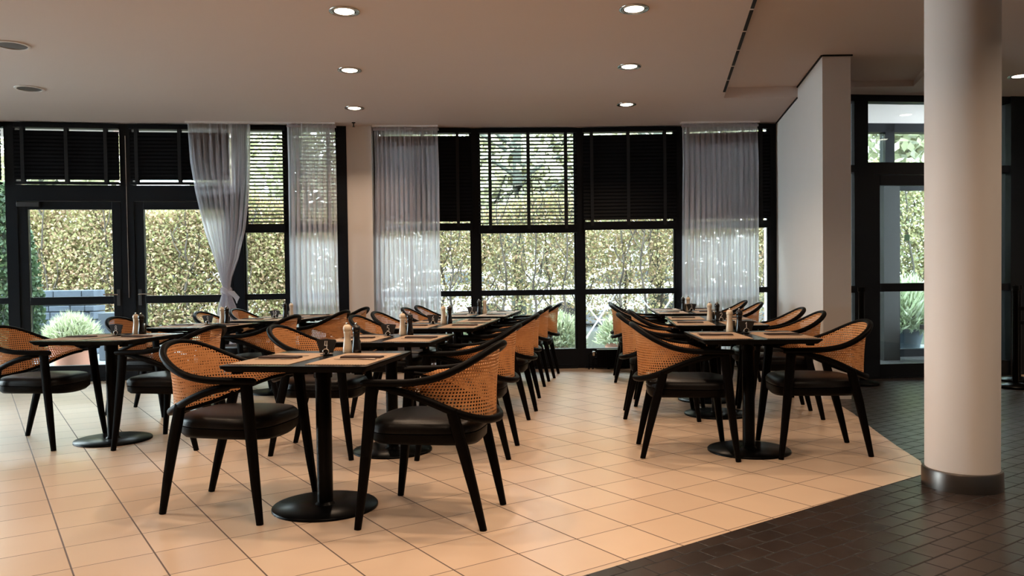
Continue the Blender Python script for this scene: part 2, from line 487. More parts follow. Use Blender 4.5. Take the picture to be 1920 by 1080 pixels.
# round column
col = empty('round_column', (2.39, 4.19, 0))
tag(col, 'tall round white column with steel base ring at the edge of the dark floor', 'column')
mb = MB(); mb.lathe([(0.178, 0.095), (0.178, 3.12)], n=64); mb.build('shaft', m_white, col)
mb = MB(); mb.lathe([(0.1935, 0.0), (0.1935, 0.088), (0.189, 0.0985), (0.178, 0.1)], n=64); tag(mb.build('base_ring', m_brushed, col), 'brushed steel skirting ring')

# ------------------------------------------------------------------ windows along the back
MUL = [(-8.15, 8.58), (-7.05, 8.82), (-5.72, 9.05), (-4.49, 9.27), (-3.24, 9.42), (-2.66, 9.48), (-2.03, 9.56),
       (-1.68, 9.74), (-0.44, 9.82), (0.86, 9.88), (2.10, 9.86), (3.27, 9.76)]
ZT, ZS = 2.945, 0.245
def window_bay(n, p0, p1, split=None, w0=0.045, w1=0.045):
    xf, L = frame_xf(p0, p1)
    fr = MB()
    D0, D1 = 0.0, 0.12
    fr.box(-w0, w0, D0, D1, 0, ZC, xf)
    fr.box(L - w1, L + w1, D0, D1, 0, ZC, xf)
    fr.box(w0, L - w1, D0, D1, ZT, ZC, xf)
    fr.box(w0, L - w1, D0 + 0.01, D1, 0.922, 0.99, xf)
    fr.box(w0, L - w1, D0, D1, 0, ZS, xf)
    fr.box(w0, L - w1, D0 - 0.02, D1, 0.0, 0.03, xf)
    if split: fr.box(split - 0.025, split + 0.025, D0 + 0.02, D1, 0.99, ZT, xf)
    # inner sash beads
    for s0 in (w0, L - w1 - 0.022): fr.box(s0, s0 + 0.022, D0 + 0.03, D1 - 0.03, ZS, ZT, xf)
    o = fr.build('window_%d' % n, m_frame); tag(o, kind='structure')
    for za, zb in ((ZS, 0.922), (0.99, ZT)):
        g = MB(); g.box(w0, L - w1, 0.060, 0.066, za, zb, xf); g.build('glass_pane', m_glass, o)
    return o
wn_i = 1
for i, (a, b) in enumerate(zip(MUL[:-1], MUL[1:])):
    if i in (2, 3, 6): continue            # the two terrace doors, and the pillar gap
    kw = {}
    if i == 10: kw = dict(w1=0.075)
    if i == 5: kw = dict(w1=0.055)
    window_bay(wn_i, a, b, **kw); wn_i += 1
# dark infill behind the pillar
xf, L = frame_xf(MUL[6], (-1.68, 9.74))
mb = MB(); mb.box(0, L, 0.0, 0.2, 0, ZC, xf); tag(mb.build('trim_3', m_frame), kind='structure')

def terrace_door(n, p0, p1, hinge_left, closer):
    xf, L = frame_xf(p0, p1)
    fr = MB()
    for s0, s1 in ((-0.05, 0.07), (L - 0.07, L + 0.05)): fr.box(s0, s1, -0.01, 0.12, 0, ZC, xf)
    fr.box(0.07, L - 0.07, 0.0, 0.12, ZT, ZC, xf)
    fr.box(0.07, L - 0.07, -0.01, 0.12, 2.10, 2.285, xf)
    fr.box(0.07, L - 0.07, 0.0, 0.12, 0, 0.03, xf)
    o = fr.build('door_%d' % n, m_frame); tag(o, kind='structure')
    # leaf
    lf = MB(); a, b = 0.075, L - 0.075
    lf.box(a, a + 0.10, 0.0, 0.07, 0.03, 2.095, xf); lf.box(b - 0.10, b, 0.0, 0.07, 0.03, 2.095, xf)
    lf.box(a + 0.10, b - 0.10, 0.0, 0.07, 2.005, 2.095, xf)
    lf.box(a + 0.10, b - 0.10, 0.0, 0.07, 0.90, 0.99, xf)
    lf.box(a + 0.10, b - 0.10, 0.0, 0.07, 0.03, 0.19, xf)
    leaf = lf.build('door_leaf', m_frame, o, bevel=0.004)
    for za, zb in ((0.19, 0.90), (0.99, 2.005)):
        g = MB(); g.box(a + 0.10, b - 0.10, 0.030, 0.036, za, zb, xf); g.build('glass_pane', m_glass, leaf)
    g = MB(); g.box(a + 0.07, b - 0.07, 0.04, 0.046, 2.285, ZT, xf); g.build('transom_pane', m_glass, o)
    h = MB(); hx = b - 0.045 if hinge_left else a + 0.045; sgn = -1 if hinge_left else 1
    h.sweep([xf @ Vector(q) for q in ((hx, -0.002, 1.01), (hx, -0.055, 1.01), (hx + sgn * 0.03, -0.06, 1.012), (hx + sgn * 0.15, -0.06, 1.012))], (0.007, 0.007), n=8)
    pl = MB(); pl.box(hx - 0.018, hx + 0.018, -0.008, 0.0, 0.88, 1.07, xf); pl.build('handle_plate', m_closer, leaf, bevel=0.002)
    tag(h.build('door_handle', m_chrome, leaf), 'steel lever handle')
    if closer:
        c = MB(); c.box(a + 0.0, a + 0.24, -0.045, 0.0, 2.03, 2.085, xf)
        tag(c.build('door_closer', m_closer, leaf, bevel=0.005), 'grey overhead door closer')
    return o
d1 = terrace_door(1, MUL[2], MUL[3], True, True)
mb = MB(); mb.box(-4.494, -4.486, 9.252, 9.262, 0.97, 2.86); mb.build('cover_strip', m_chrome, d1)
terrace_door(2, MUL[3], MUL[4], False, False)

# ------------------------------------------------------------------ venetian blinds
def blind(p0, p1, s0, s1, z_top, z_bot, tilt, rail, tapes, label, group=None, pitch=0.043, gap=0.022, topgap=0.055):
    xf, L = frame_xf(p0, p1)
    c = xf @ Vector(((s0 + s1) / 2, -0.06, 0))
    ang = math.atan2(xf[1][0], xf[0][0])
    w = (s1 - s0) / 2
    t = empty('venetian_blind', (c.x, c.y, z_bot), ang)
    tag(t, label, 'blind', group)
    def loc(z): return z - z_bot
    mb = MB(); mb.box(-w, w, -0.03, 0.03, loc(z_top), loc(z_top + 0.045)); mb.build('head_rail', m_blind, t)
    mb = MB()
    z = z_top - topgap
    z_last = z_bot + rail + gap + abs(0.025 * math.sin(tilt))
    pitch = (z - z_last) / round((z - z_last) / pitch)
    while z > z_last - 0.001:
        ct, st = math.cos(tilt), math.sin(tilt)
        sl = [(-0.025, 0), (0, 0.003), (0.025, 0)]
        vs = []
        for x in (-w, w):
            for yy, zz in sl:
                vs.append((x, yy * ct - zz * st, loc(z) + yy * st + zz * ct))
            for yy, zz in sl[::-1]:
                zz -= 0.0016
                vs.append((x, yy * ct - zz * st, loc(z) + yy * st + zz * ct))
        fs = [(k, (k + 1) % 6, (k + 1) % 6 + 6, k + 6) for k in range(6)] + [(0, 5, 4, 3, 2, 1), (6, 7, 8, 9, 10, 11)]
        mb.add(vs, fs); z -= pitch
    mb.build('slats', m_blind, t)
    mb = MB(); mb.box(-w, w, -0.028, 0.028, 0, rail); mb.build('bottom_rail', m_blind, t, bevel=0.004)
    for s in tapes:
        x = s - (s0 + s1) / 2
        mb = MB(); mb.box(x - 0.019, x + 0.019, -0.0305, -0.029, rail * 0.5, loc(z_top)); mb.box(x - 0.019, x + 0.019, 0.029, 0.0305, rail * 0.5, loc(z_top))
        mb.build('ladder_tape', m_cord, t)
    return t
CL = 1.22
# beside/over the doors
blind(MUL[1], MUL[2], 0.05, 1.29, 2.93, 2.285, CL, 0.02, (0.3, 1.05), 'lowered black blind at the far left window, cut by the frame')
blind(MUL[2], MUL[3], 0.07, 1.19, 2.93, 2.285, CL, 0.03, (0.17, 0.63, 1.05), 'closed black blind above the left terrace door')
blind(MUL[3], MUL[4], 0.06, 1.18, 2.93, 2.285, CL, 0.03, (0.14, 0.62, 1.06), 'closed black blind above the right terrace door')
blind(MUL[4], MUL[5], 0.05, 0.56, 2.93, 1.72, -0.2, 0.10, (0.1,), 'half-open narrow blind between the tied curtain and the hanging curtain')
blind(MUL[5], MUL[6], 0.05, 0.58, 2.93, 1.72, -0.2, 0.10, (0.12, 0.48), 'blind behind the straight curtain left of the pillar')
blind(MUL[7], MUL[8], 0.04, 1.20, 2.93, 1.735, CL, 0.09, (0.12, 0.60, 1.03), 'closed black blind partly covered by the curtain right of the pillar')
blind(MUL[8], MUL[9], 0.045, 1.265, 2.93, 1.695, -0.2, 0.10, (0.185, 0.66, 1.125), 'open black slatted blind letting daylight through in the middle window')
blind(MUL[9], MUL[10], 0.045, 1.20, 2.93, 1.725, CL, 0.10, (0.15, 0.60, 1.05), 'closed wide black blind right of the open slatted one')
blind(MUL[10], MUL[11], 0.045, 1.10, 2.93, 1.72, CL, 0.09, (0.10, 0.98), 'closed black blind behind the right-hand curtain beside the white wall')

# ------------------------------------------------------------------ curtains
def curtain(rows, y_at, folds, amp, label, phase=0.0, seed=1, group='straight sheer curtains'):
    """rows: (z, x_left, x_right, squeeze)"""
    r = np.random.default_rng(seed)
    NU = folds * 10; zs = np.linspace(rows[0][0], rows[-1][0], 60)
    Z = [q[0] for q in rows][::-1]
    XL = np.interp(zs, Z, [q[1] for q in rows][::-1]); XR = np.interp(zs, Z, [q[2] for q in rows][::-1])
    ph = np.cumsum(r.uniform(0.6, 1.4, NU + 1)); ph = ph / ph[-1] * folds * 2 * PI
    am = np.interp(np.linspace(0, 1, NU + 1), np.linspace(0, 1, folds), r.uniform(0.5, 1.3, folds))
    vs, fs = [], []
    xm = (rows[0][1] + rows[0][2]) / 2
    for j, z in enumerate(zs):
        k = j / 59
        top = min(1, 0.25 + k * 6)
        for i in range(NU + 1):
            u = i / NU
            d = math.sin(ph[i] + phase + 0.4 * math.sin(z * 1.7 + i * 0.05)) * amp * am[i] * top
            d += (0.004 + 0.006 * (1 - k)) * math.sin(ph[i] * 2.7 + 1.3 * z)
            x = XL[j] + (XR[j] - XL[j]) * u + 0.006 * math.cos(ph[i] * 2 + z)
            vs.append((x - xm, d, z - rows[-1][0]))
    for j in range(59):
        for i in range(NU):
            a = j * (NU + 1) + i
            fs.append((a, a + 1, a + NU + 2, a + NU + 1))
    mb = MB(); mb.add(vs, fs, True)
    return mb, xm
def straight(xl, xr, y0, folds, label, seed, slope=0.0, zb=0.03):
    mb, xm = curtain([(2.985, xl, xr), (2.5, xl + 0.005, xr + 0.01), (1.2, xl - 0.01, xr + 0.0), (zb, xl - 0.02, xr + 0.015)], None, folds, 0.036, label, seed=seed)
    t = empty('sheer_curtain', (xm, y0, zb), slope)
    tag(t, label, 'curtain')
    mb.build('curtain_panel', m_curtain, t, split=False)
    h = MB(); h.box(xl - xm - 0.01, xr - xm + 0.01, -0.012, 0.012, 2.94 - zb, 2.965 - zb); h.build('heading_tape', m_curtain, t)
    return t
straight(-2.60, -2.055, 9.31, 9, 'straight white sheer curtain left of the pillar', 3, slope=0.13)
straight(-1.635, -1.19, 9.56, 8, 'white sheer curtain directly right of the pillar', 4)
straight(-1.215, -0.870, 9.60, 6, 'bluish-lit sheer curtain panel overlapping the black blind', 5)
straight(2.09, 3.00, 9.60, 14, 'wide white sheer curtain at the right end near the white wall', 6)
# tied curtain
zb = 0.06
tc_rows = [(2.985, -3.73, -3.02), (2.55, -3.71, -3.03), (2.2, -3.66, -3.05), (1.75, -3.57, -3.11), (1.40, -3.46, -3.20), (1.18, -3.40, -3.28),
           (1.05, -3.365, -3.30), (0.98, -3.39, -3.285), (0.85, -3.435, -3.235), (0.6, -3.47, -3.18), (zb, -3.50, -3.15)]
tc_rows = [(z, (a - (-3.335)) + -3.335, b) for z, a, b in tc_rows]
mb, xm = curtain(tc_rows, None, 10, 0.035, '', seed=9)
t = empty('sheer_curtain', (xm, 9.22, zb), 0.12)
tag(t, 'white sheer curtain gathered into a knot beside the terrace door', 'curtain')
mb.build('curtain_panel', m_curtain, t, split=False)
kn = MB()
kc = Vector((-3.335 - xm, -0.01, 1.03 - zb))
pts = [kc + Vector((0.045 * math.cos(a), 0.05 * math.sin(a), 0.02 * math.sin(2 * a))) for a in np.linspace(0, 2 * PI, 20)]
kn.sweep(pts, (0.022, 0.032), n=8, cap=False)
kn.sweep([kc + Vector(q) for q in ((0.03, -0.04, -0.01), (0.08, -0.05, -0.02), (0.13, -0.04, -0.08), (0.12, -0.03, -0.14))], [(0.02, 0.02), (0.02, 0.03), (0.01, 0.03), (0.004, 0.01)], n=8)
kn.build('knot', m_curtain, t)
# curtain track
mb = MB()
for (a, b) in (((-3.75, 9.17), (-2.06, 9.36)), ((-1.66, 9.56), (-0.87, 9.60)), ((2.07, 9.60), (3.02, 9.60))):
    xf, L = frame_xf(a, b); mb.box(0, L, -0.03, 0.03, ZC - 0.02, ZC, xf)
tag(mb.build('trim_4', m_white), kind='structure')

# ------------------------------------------------------------------ hall facade on the right
FA, FB = (3.60, 8.455), (7.2, 8.87)
xf, L = frame_xf(FA, FB)
hd = MB()
hd.box(0.10, 0.235, 0, 0.14, 0, 3.05, xf)
hd.box(1.28, 1.38, 0, 0.14, 0, 3.05, xf)
hd.box(0.235, 1.28, 0, 0.14, 2.20, 2.33, xf)
hd.box(0.235, 1.28, 0, 0.14, 2.98, 3.05, xf)
hd.box(0.235, 0.30, 0, 0.12, 0, 2.20, xf); hd.box(1.21, 1.28, 0, 0.12, 0, 2.20, xf)
hd.box(0.235, 1.28, 0, 0.14, 0, 0.02, xf)
o = hd.build('door_3', m_frame); tag(o, kind='structure')
g = MB(); g.box(0.235, 1.28, 0.06, 0.066, 2.33, 2.98, xf); g.build('transom_pane', m_glass, o)
lf = MB(); a, b = 0.30, 1.21
lf.box(a, a + 0.075, 0.01, 0.07, 0.02, 2.195, xf); lf.box(b - 0.075, b, 0.01, 0.07, 0.02, 2.195, xf)
lf.box(a + 0.075, b - 0.075, 0.01, 0.07, 2.085, 2.195, xf); lf.box(a + 0.075, b - 0.075, 0.01, 0.07, 0.94, 1.03, xf)
lf.box(a + 0.075, b - 0.075, 0.01, 0.07, 0.02, 0.155, xf)
leaf = lf.build('door_leaf', m_frame, o, bevel=0.004)
for za, zb_ in ((0.155, 0.94), (1.03, 2.085)):
    g = MB(); g.box(a + 0.075, b - 0.075, 0.035, 0.041, za, zb_, xf); g.build('glass_pane', m_glass, leaf)
st = MB(); st.box(a + 0.37, a + 0.43, 0.031, 0.0345, 1.49, 1.555, xf); st.build('sticker', m_green, leaf)
h = MB(); h.sweep([xf @ Vector(q) for q in ((b - 0.04, -0.0, 0.85), (b - 0.04, -0.06, 0.87), (b - 0.04, -0.06, 1.23), (b - 0.04, 0.0, 1.25))], (0.012, 0.012), ref=(1, 0, 0), n=8)
h.build('door_handle', m_chrome, leaf)
def hall_window(n, s0, s1, zs=(0.0, 0.94, 2.22), post=True):
    fr = MB()
    if s0 > 0.5: fr.box(s0, s0 + 0.07, 0, 0.14, 0, 3.05, xf)
    fr.box(s1 - 0.02, s1, 0, 0.14, 0, 3.05, xf)
    fr.box(s0, s1, 0, 0.14, 2.98, 3.05, xf); fr.box(s0, s1, 0, 0.13, 2.225, 2.30, xf); fr.box(s0, s1, 0, 0.13, 0.935, 1.01, xf); fr.box(s0, s1, 0, 0.14, 0, 0.16, xf)
    o = fr.build('window_%d' % n, m_frame); tag(o, kind='structure')
    for za, zb_ in ((0.16, 0.935), (1.01, 2.225), (2.30, 2.98)):
        g = MB(); g.box(s0 + 0.001, s1 - 0.02, 0.06, 0.066, za, zb_, xf); g.build('glass_pane', m_glass, o)
hall_window(20, 0.0, 0.10)
hall_window(21, 1.38, 1.93)
hall_window(22, 1.99, 3.6)
mb = MB(); mb.box(1.88, 2.04, -0.02, 0.16, 0, 3.05, xf); tag(mb.build('trim_5', m_frame), kind='structure')

# vestibule behind the hall door
mb = MB(); mb.prism([(3.60, 8.62), (7.3, 9.05), (7.3, 11.1), (3.60, 10.72)], -0.1, 0.0); tag(mb.build('floor', m_greypaint), kind='structure')
mb = MB(); mb.prism([(3.60, 8.62), (7.3, 9.05), (7.3, 11.1), (3.60, 10.72)], 3.16, 3.3); tag(mb.build('ceiling', m_ceiling), kind='structure')
xo, Lo = frame_xf((3.60, 10.55), (7.3, 10.9))
fr = MB()
for s0, s1 in ((0, 0.06), (1.47, 1.60), (3.5, 3.7)): fr.box(s0, s1, 0, 0.14, 0, 3.2, xo)
fr.box(0, 3.7, 0, 0.14, 3.04, 3.2, xo); fr.box(0, 3.7, 0, 0.13, 0, 0.10, xo); fr.box(0, 3.7, 0.02, 0.12, 2.26, 2.40, xo)
o = fr.build('window_23', m_frame); tag(o, kind='structure')
for s0, s1 in ((0.06, 1.47), (1.60, 3.5)):
    g = MB(); g.box(s0, s1, 0.06, 0.066, 0.10, 3.04, xo); g.build('glass_pane', m_glass, o)
mb = MB(); mb.prism([(3.44, 8.62), (3.56, 8.62), (3.6, 10.75), (3.44, 10.75)], -0.1, 3.3); tag(mb.build('wall_vestibule', m_white), kind='structure')
mb = MB(); mb.box(1.21, 1.43, -0.40, -0.10, 0.0, 2.45, xo)
tag(mb.build('trim_6', m_greypaint), kind='structure')
bn = empty('bench', (5.9, 10.2, 0), 0.1)
tag(bn, 'low dark bench behind the glass of the hall door', 'bench')
mb = MB(); mb.box(-0.55, 0.55, -0.18, 0.18, 0.40, 0.46); mb.build('seat', m_greypaint, bn)
for sx in (-0.45, 0.45):
    mb = MB(); mb.box(sx - 0.03, sx + 0.03, -0.15, 0.15, 0, 0.40); mb.build('leg', m_steel_black, bn)

# stanchions
def stanchion(x, y, label, arm, belt):
    t = empty('barrier_post', (x, y, 0), arm); tag(t, label, 'barrier')
    mb = MB(); mb.lathe([(0.17, 0), (0.17, 0.02), (0.15, 0.035), (0.03, 0.05)], n=40); mb.build('base', m_steel_black, t)
    mb = MB(); mb.lathe([(0.028, 0.04), (0.028, 0.95), (0.036, 0.955), (0.036, 1.0)], n=20); mb.build('post', m_steel_black, t)
    if belt:
        for z in (0.62, 0.76):
            mb = MB(); mb.box(0.02, belt, -0.012, 0.012, z, z + 0.035); mb.build('rail', m_steel_black, t)
    return t
stanchion(3.58, 8.08, 'black barrier post at the corner behind the white wall', 0.3, 0)
stanchion(4.93, 7.72, 'nearer black barrier post right of the round column', 0.1, 0.9)
stanchion(5.25, 8.18, 'black barrier post by the hall glass right of the round column', 0.05, 0)

# ------------------------------------------------------------------ ceiling fittings
def ring(mb, r0, r1, z0, z1, n=40):
    mb.lathe([(r0, z1), (r0, z0), (r1, z0 + 0.002), (r1, z1)], n=n, cap=False)
light_mesh = {}
def downlight(x, y, label, zc=ZC, grp='lit ceiling downlights'):
    t = empty('ceiling_downlight', (x, y, zc)); tag(t, label, 'ceiling light', grp)
    if not light_mesh:
        a = MB(); ring(a, 0.088, 0.105, -0.009, 0.0); a.lathe([(0.078, -0.001), (0.078, -0.006), (0.088, -0.009), (0.088, -0.001)], cap=False, n=40); light_mesh['trim_ring'] = a.mesh('trim_ring', m_chrome)
        a = MB(); a.lathe([(0.0785, -0.0005), (0.0785, -0.004), (0.068, -0.004), (0.068, -0.0005)], cap=False, n=40); light_mesh['dark_gap'] = a.mesh('dark_gap', m_slot)
        a = MB(); a.lathe([(0.0, -0.012), (0.03, -0.0115), (0.055, -0.009), (0.068, -0.004), (0.068, -0.0006)], cap=False, n=40); light_mesh['lens'] = a.mesh('lens', m_lamp)
    for k in ('trim_ring', 'dark_gap', 'lens'):
        o = bpy.data.objects.new(k, light_mesh[k]); COL.objects.link(o); o.parent = t
    ld = bpy.data.lights.get('downlight_lamp') or bpy.data.lights.new('downlight_lamp', 'AREA')
    ld.shape = 'DISK'; ld.size = 0.12; ld.energy = LAMP_W; ld.color = LAMP_COL; ld.spread = math.radians(125)
    l = bpy.data.objects.new('lamp', ld); COL.objects.link(l); l.parent = t; l.location = (0, 0, -0.016)
    return t
names_l = ['nearest', 'middle', 'farthest']
for i, (x, y) in enumerate([(-1.132, 5.50), (-1.41, 7.03), (-1.675, 8.57)]):
    downlight(x, y, '%s lit downlight of the left row of three in the ceiling' % names_l[i], grp='left row of lit ceiling downlights')
for i, (x, y) in enumerate([(0.875, 5.53), (1.065, 7.03), (1.265, 8.57)]):
    downlight(x, y, '%s lit downlight of the right row of three in the ceiling' % names_l[i], grp='right row of lit ceiling downlights')
downlight(4.99, 7.76, 'lit downlight at the right edge beyond the round column', zc=3.05)
# the same rows carry on over the camera
for (x, y) in [(-0.86, 3.97), (0.68, 4.02), (-0.58, 2.45), (0.49, 2.5), (-0.3, 0.9), (0.3, 1.0), (-2.9, 3.9), (-3.0, 2.3)]:
    downlight(x, y, 'lit ceiling downlight further along, above the camera', grp='downlights above the camera')
for (x, y) in [(4.2, 5.0), (3.5, 3.1), (5.9, 6.2), (2.0, 2.3), (2.6, 0.8)]:  # out-of-view hall lamps, some added to warm and brighten the round column
    downlight(x, y, 'unseen lit downlight over the dark-tiled hall', zc=3.05, grp='downlights over the hall')

def speaker(x, y, label):
    t = empty('ceiling_speaker', (x, y, ZC)); tag(t, label, 'speaker', 'round ceiling speakers')
    a = MB(); ring(a, 0.105, 0.125, -0.010, 0.0); a.build('trim_ring', m_white, t)
    a = MB(); a.lathe([(0.0, -0.007), (0.06, -0.006), (0.105, -0.003), (0.105, 0)], cap=False); a.build('grille', m_grille, t)
speaker(-3.85, 6.17, 'larger nearer round grey grille in the ceiling at far left')
speaker(-4.55, 7.53, 'smaller farther round grey grille in the ceiling at far left')
sp_ = empty('sprinkler', (-1.84, 9.35, ZC)); tag(sp_, 'small dark sprinkler head hanging from the ceiling before the pillar', 'sprinkler')
a = MB(); a.lathe([(0.022, 0), (0.022, -0.008), (0.008, -0.01), (0.008, -0.05)], n=16); a.build('stem', m_slot, sp_)
a = MB(); a.lathe([(0.016, -0.05), (0.016, -0.053)], n=16); a.build('deflector', m_slot, sp_)

# radiator
rd = empty('convector_radiator', (1.30, 9.74, 0)); tag(rd, 'low black convector radiator on the floor under the window', 'radiator')
mb = MB(); mb.box(-0.26, 0.34, -0.05, 0.05, 0.045, 0.245)
for k in range(14): mb.box(-0.25 + k * 0.042, -0.235 + k * 0.042, -0.054, -0.05, 0.06, 0.235)
mb.build('casing', m_steel_black, rd, bevel=0.004)
for sx in (-0.12, 0.22):
    mb = MB(); mb.box(sx - 0.012, sx + 0.012, -0.03, 0.03, 0, 0.045); mb.build('foot', m_steel_black, rd)
mb = MB()
mb.sweep([(-0.26, -0.02, 0.2), (-0.34, -0.02, 0.2), (-0.36, -0.02, 0.18), (-0.36, -0.02, 0.0)], (0.008, 0.008), ref=(0, 1, 0), n=8)
mb.sweep([(-0.26, 0.0, 0.14), (-0.30, 0.0, 0.13), (-0.31, 0.0, 0.11), (-0.31, 0.0, 0.0)], (0.008, 0.008), ref=(0, 1, 0), n=8)
mb.build('pipe', m_steel_black, rd)
mb = MB(); mb.lathe([(0.018, 0), (0.022, 0.01), (0.022, 0.05), (0.015, 0.055)], c=(-0.30, -0.02, 0.17), n=16); tag(mb.build('valve', m_chrome, rd), 'chrome valve knob')

# ------------------------------------------------------------------ chair
def make_chair():
    root = empty('dining_armchair')
    # top rail, one bent hoop from arm to arm
    half = [(0.262, 0.262, 0.668), (0.20, 0.277, 0.672), (0.10, 0.288, 0.674), (0.0, 0.292, 0.680), (-0.10, 0.284, 0.700), (-0.19, 0.256, 0.737), (-0.265, 0.205, 0.780), (-0.315, 0.125, 0.815), (-0.335, 0.04, 0.829)]
    ctrl = half + [(x, -y, z) for x, y, z in half[::-1]]
    top = catmull(ctrl, 5)
    n = len(top); mb = MB()
    rad = []
    for i, q in enumerate(top):
        u = abs(2 * i / (n - 1) - 1)
        w = 0.0175 + 0.008 * max(0, (u - 0.62) / 0.38)
        rad.append((w, 0.017))
    rad[0] = rad[-1] = (0.019, 0.013)
    mb.sweep(top, rad, n=12, p=2.3); mb.build('arm_rail', m_wood, root)
    # lower hoop
    halfb = [(0.19, 0.262, 0.652), (0.12, 0.272, 0.643), (0.03, 0.272, 0.622), (-0.07, 0.262, 0.585), (-0.16, 0.238, 0.543), (-0.235, 0.190, 0.510), (-0.292, 0.118, 0.490), (-0.314, 0.036, 0.483)]
    ctrlb = halfb + [(x, -y, z) for x, y, z in halfb[::-1]]
    low = catmull(ctrlb, 5)
    mb = MB(); nb = len(low)
    rad = [(0.014 + 0.004 * (1 - abs(2 * i / (nb - 1) - 1)), 0.0185 if 4 < i < nb - 5 else 0.012) for i in range(nb)]
    mb.sweep(low, rad, n=10, p=2.3); mb.build('back_rail', m_wood, root)
    # cane between the hoops
    def samp(path, u):
        P = np.array(path); d = np.r_[0, np.cumsum(np.linalg.norm(np.diff(P, axis=0), axis=1))]
        return np.array([np.interp(u * d[-1], d, P[:, k]) for k in range(3)])
    NU, NV = 60, 10
    vs, fs, uv = [], [], []
    ulen = 0; prev = None
    for i in range(NU + 1):
        u = i / NU
        ut = 0.13 + 0.74 * u; ul = 0.03 + 0.94 * u
        a, b = samp(low, ul), samp(top, ut)
        mid = (a + b) / 2
        if prev is not None: ulen += float(np.linalg.norm(mid - prev))
        prev = mid
        H = float(np.linalg.norm(b - a))
        for j in range(NV + 1):
            v = j / NV
            q = a + (b - a) * v
            out = np.array([q[0] - 0.02, q[1], 0]); out /= np.linalg.norm(out)
            q = q - out * (0.016 + 0.006 * math.sin(PI * v))
            vs.append(q); uv.append((ulen, mid[2] + (v - 0.5) * H))
    for i in range(NU):
        for j in range(NV):
            a = i * (NV + 1) + j
            fs.append((a, a + 1, a + NV + 2, a + NV + 1))
    mb = MB(); mb.add(vs, fs, True)
    o = mb.build('cane_back', m_cane, root, split=False)
    l = o.data.uv_layers.new(name='UVMap')
    for lp in o.data.loops: l.data[lp.index].uv = uv[lp.vertex_index]
    # legs
    for s in (1, -1):
        mb = MB()
        mb.sweep([(0.213, s * 0.262, 0.662), (0.222, s * 0.265, 0.56), (0.238, s * 0.270, 0.40), (0.262, s * 0.279, 0.18), (0.285, s * 0.288, 0.0)],
                 [(0.030, 0.019), (0.029, 0.020), (0.027, 0.020), (0.022, 0.018), (0.016, 0.014)], ref=(0, s, 0), n=12, p=3)
        mb.build('leg', m_wood, root)
    for s in (1, -1):
        mb = MB()
        mb.sweep([(-0.155, s * 0.236, 0.548), (-0.178, s * 0.232, 0.46), (-0.205, s * 0.226, 0.36), (-0.248, s * 0.217, 0.18), (-0.288, s * 0.208, 0.0)],
                 [(0.026, 0.019), (0.028, 0.020), (0.027, 0.020), (0.022, 0.018), (0.016, 0.014)], ref=(0, s, 0), n=12, p=3)
        mb.build('leg', m_wood, root)
    # seat: rounded trapezoid
    def outline(k, grow=0.0):
        pts = []
        N = 48
        for i in range(N):
            a = 2 * PI * i / N
            c, s = math.cos(a), math.sin(a)
            r = (abs(c) ** 3.4 + abs(s) ** 3.4) ** (-1 / 3.4)
            x = c * r; y = s * r
            wid = 0.232 + 0.024 * x
            pts.append(((0.258 + grow) * x * k + 0.016, (wid + grow) * y * k))
        return pts
    def loft(rings, m, name):
        mb = MB(); vs = []; N = 48
        for k, z, g, dip in rings:
            for (x, y) in outline(k, g):
                vs.append((x, y, z + dip * (y / 0.25) ** 2 - 0.0))
        fs = []
        for j in range(len(rings) - 1):
            for i in range(N):
                i2 = (i + 1) % N
                fs.append((j * N + i, j * N + i2, (j + 1) * N + i2, (j + 1) * N + i))
        fs.append(tuple(range(N))[::-1]); L = (len(rings) - 1) * N; fs.append(tuple(range(L, L + N)))
        mb.add(vs, fs, True); return mb.build(name, m, root)
    loft([(0.97, 0.428, 0, 0), (1.0, 0.436, 0.003, 0), (1.0, 0.458, 0.004, 0), (0.985, 0.474, 0, 0), (0.93, 0.486, 0, 0), (0.8, 0.494, 0, 0), (0.55, 0.498, 0, 0), (0.2, 0.498, 0, 0)], m_leather, 'seat_cushion')
    loft([(0.88, 0.366, 0, 0.022), (0.93, 0.366, 0, 0.022), (1.0, 0.385, 0, 0.018), (1.01, 0.43, 0, 0)], m_wood, 'seat_frame')
    return root

ROWTXT = {'M': 'middle row', 'R': 'right-hand row', 'L': 'left-hand row'}
ORD = ['front', 'second', 'third', 'fourth', 'fifth', 'sixth']
# tables: row, index, centre, angle(deg), number sign at the back edge (or None), mills order, has set
TABLES = [
    ('M', 0, -0.955, 3.955, -8.5), ('M', 1, -0.81, 5.245, -8.0), ('M', 2, -0.60, 6.56, -7.0), ('M', 3, -0.51, 7.325, -7.0), ('M', 4, -0.375, 8.40, -7.0), ('M', 5, -0.28, 9.165, -7.0),
    ('R', 0, 1.525, 5.10, -3.5), ('R', 1, 1.67, 6.46, -7.0), ('R', 2, 1.78, 7.225, -8.0), ('R', 3, 1.89, 8.42, -6.0), ('R', 4, 1.97, 9.185, -6.0),
    ('L', 0, -2.915, 5.72, -7.5), ('L', 1, -2.77, 7.10, -7.0), ('L', 2, -2.45, 8.09, -7.0), ('L', 3, -2.36, 8.855, -7.0),
]
TXT = {
    ('M', 0): 'front table of the middle row', ('M', 1): 'second table of the middle row', ('M', 2): 'third table of the middle row', ('M', 3): 'fourth table of the middle row',
    ('M', 4): 'fifth table of the middle row', ('M', 5): 'sixth middle-row table at the window',
    ('R', 0): 'front table of the right-hand row', ('R', 1): 'second table of the right-hand row', ('R', 2): 'third table of the right-hand row', ('R', 3): 'fourth table of the right-hand row', ('R', 4): 'fifth right-hand table at the window',
    ('L', 0): 'front table of the left-hand row', ('L', 1): 'second table of the left-hand row', ('L', 2): 'third table of the left-hand row', ('L', 3): 'fourth left-hand table at the window'}
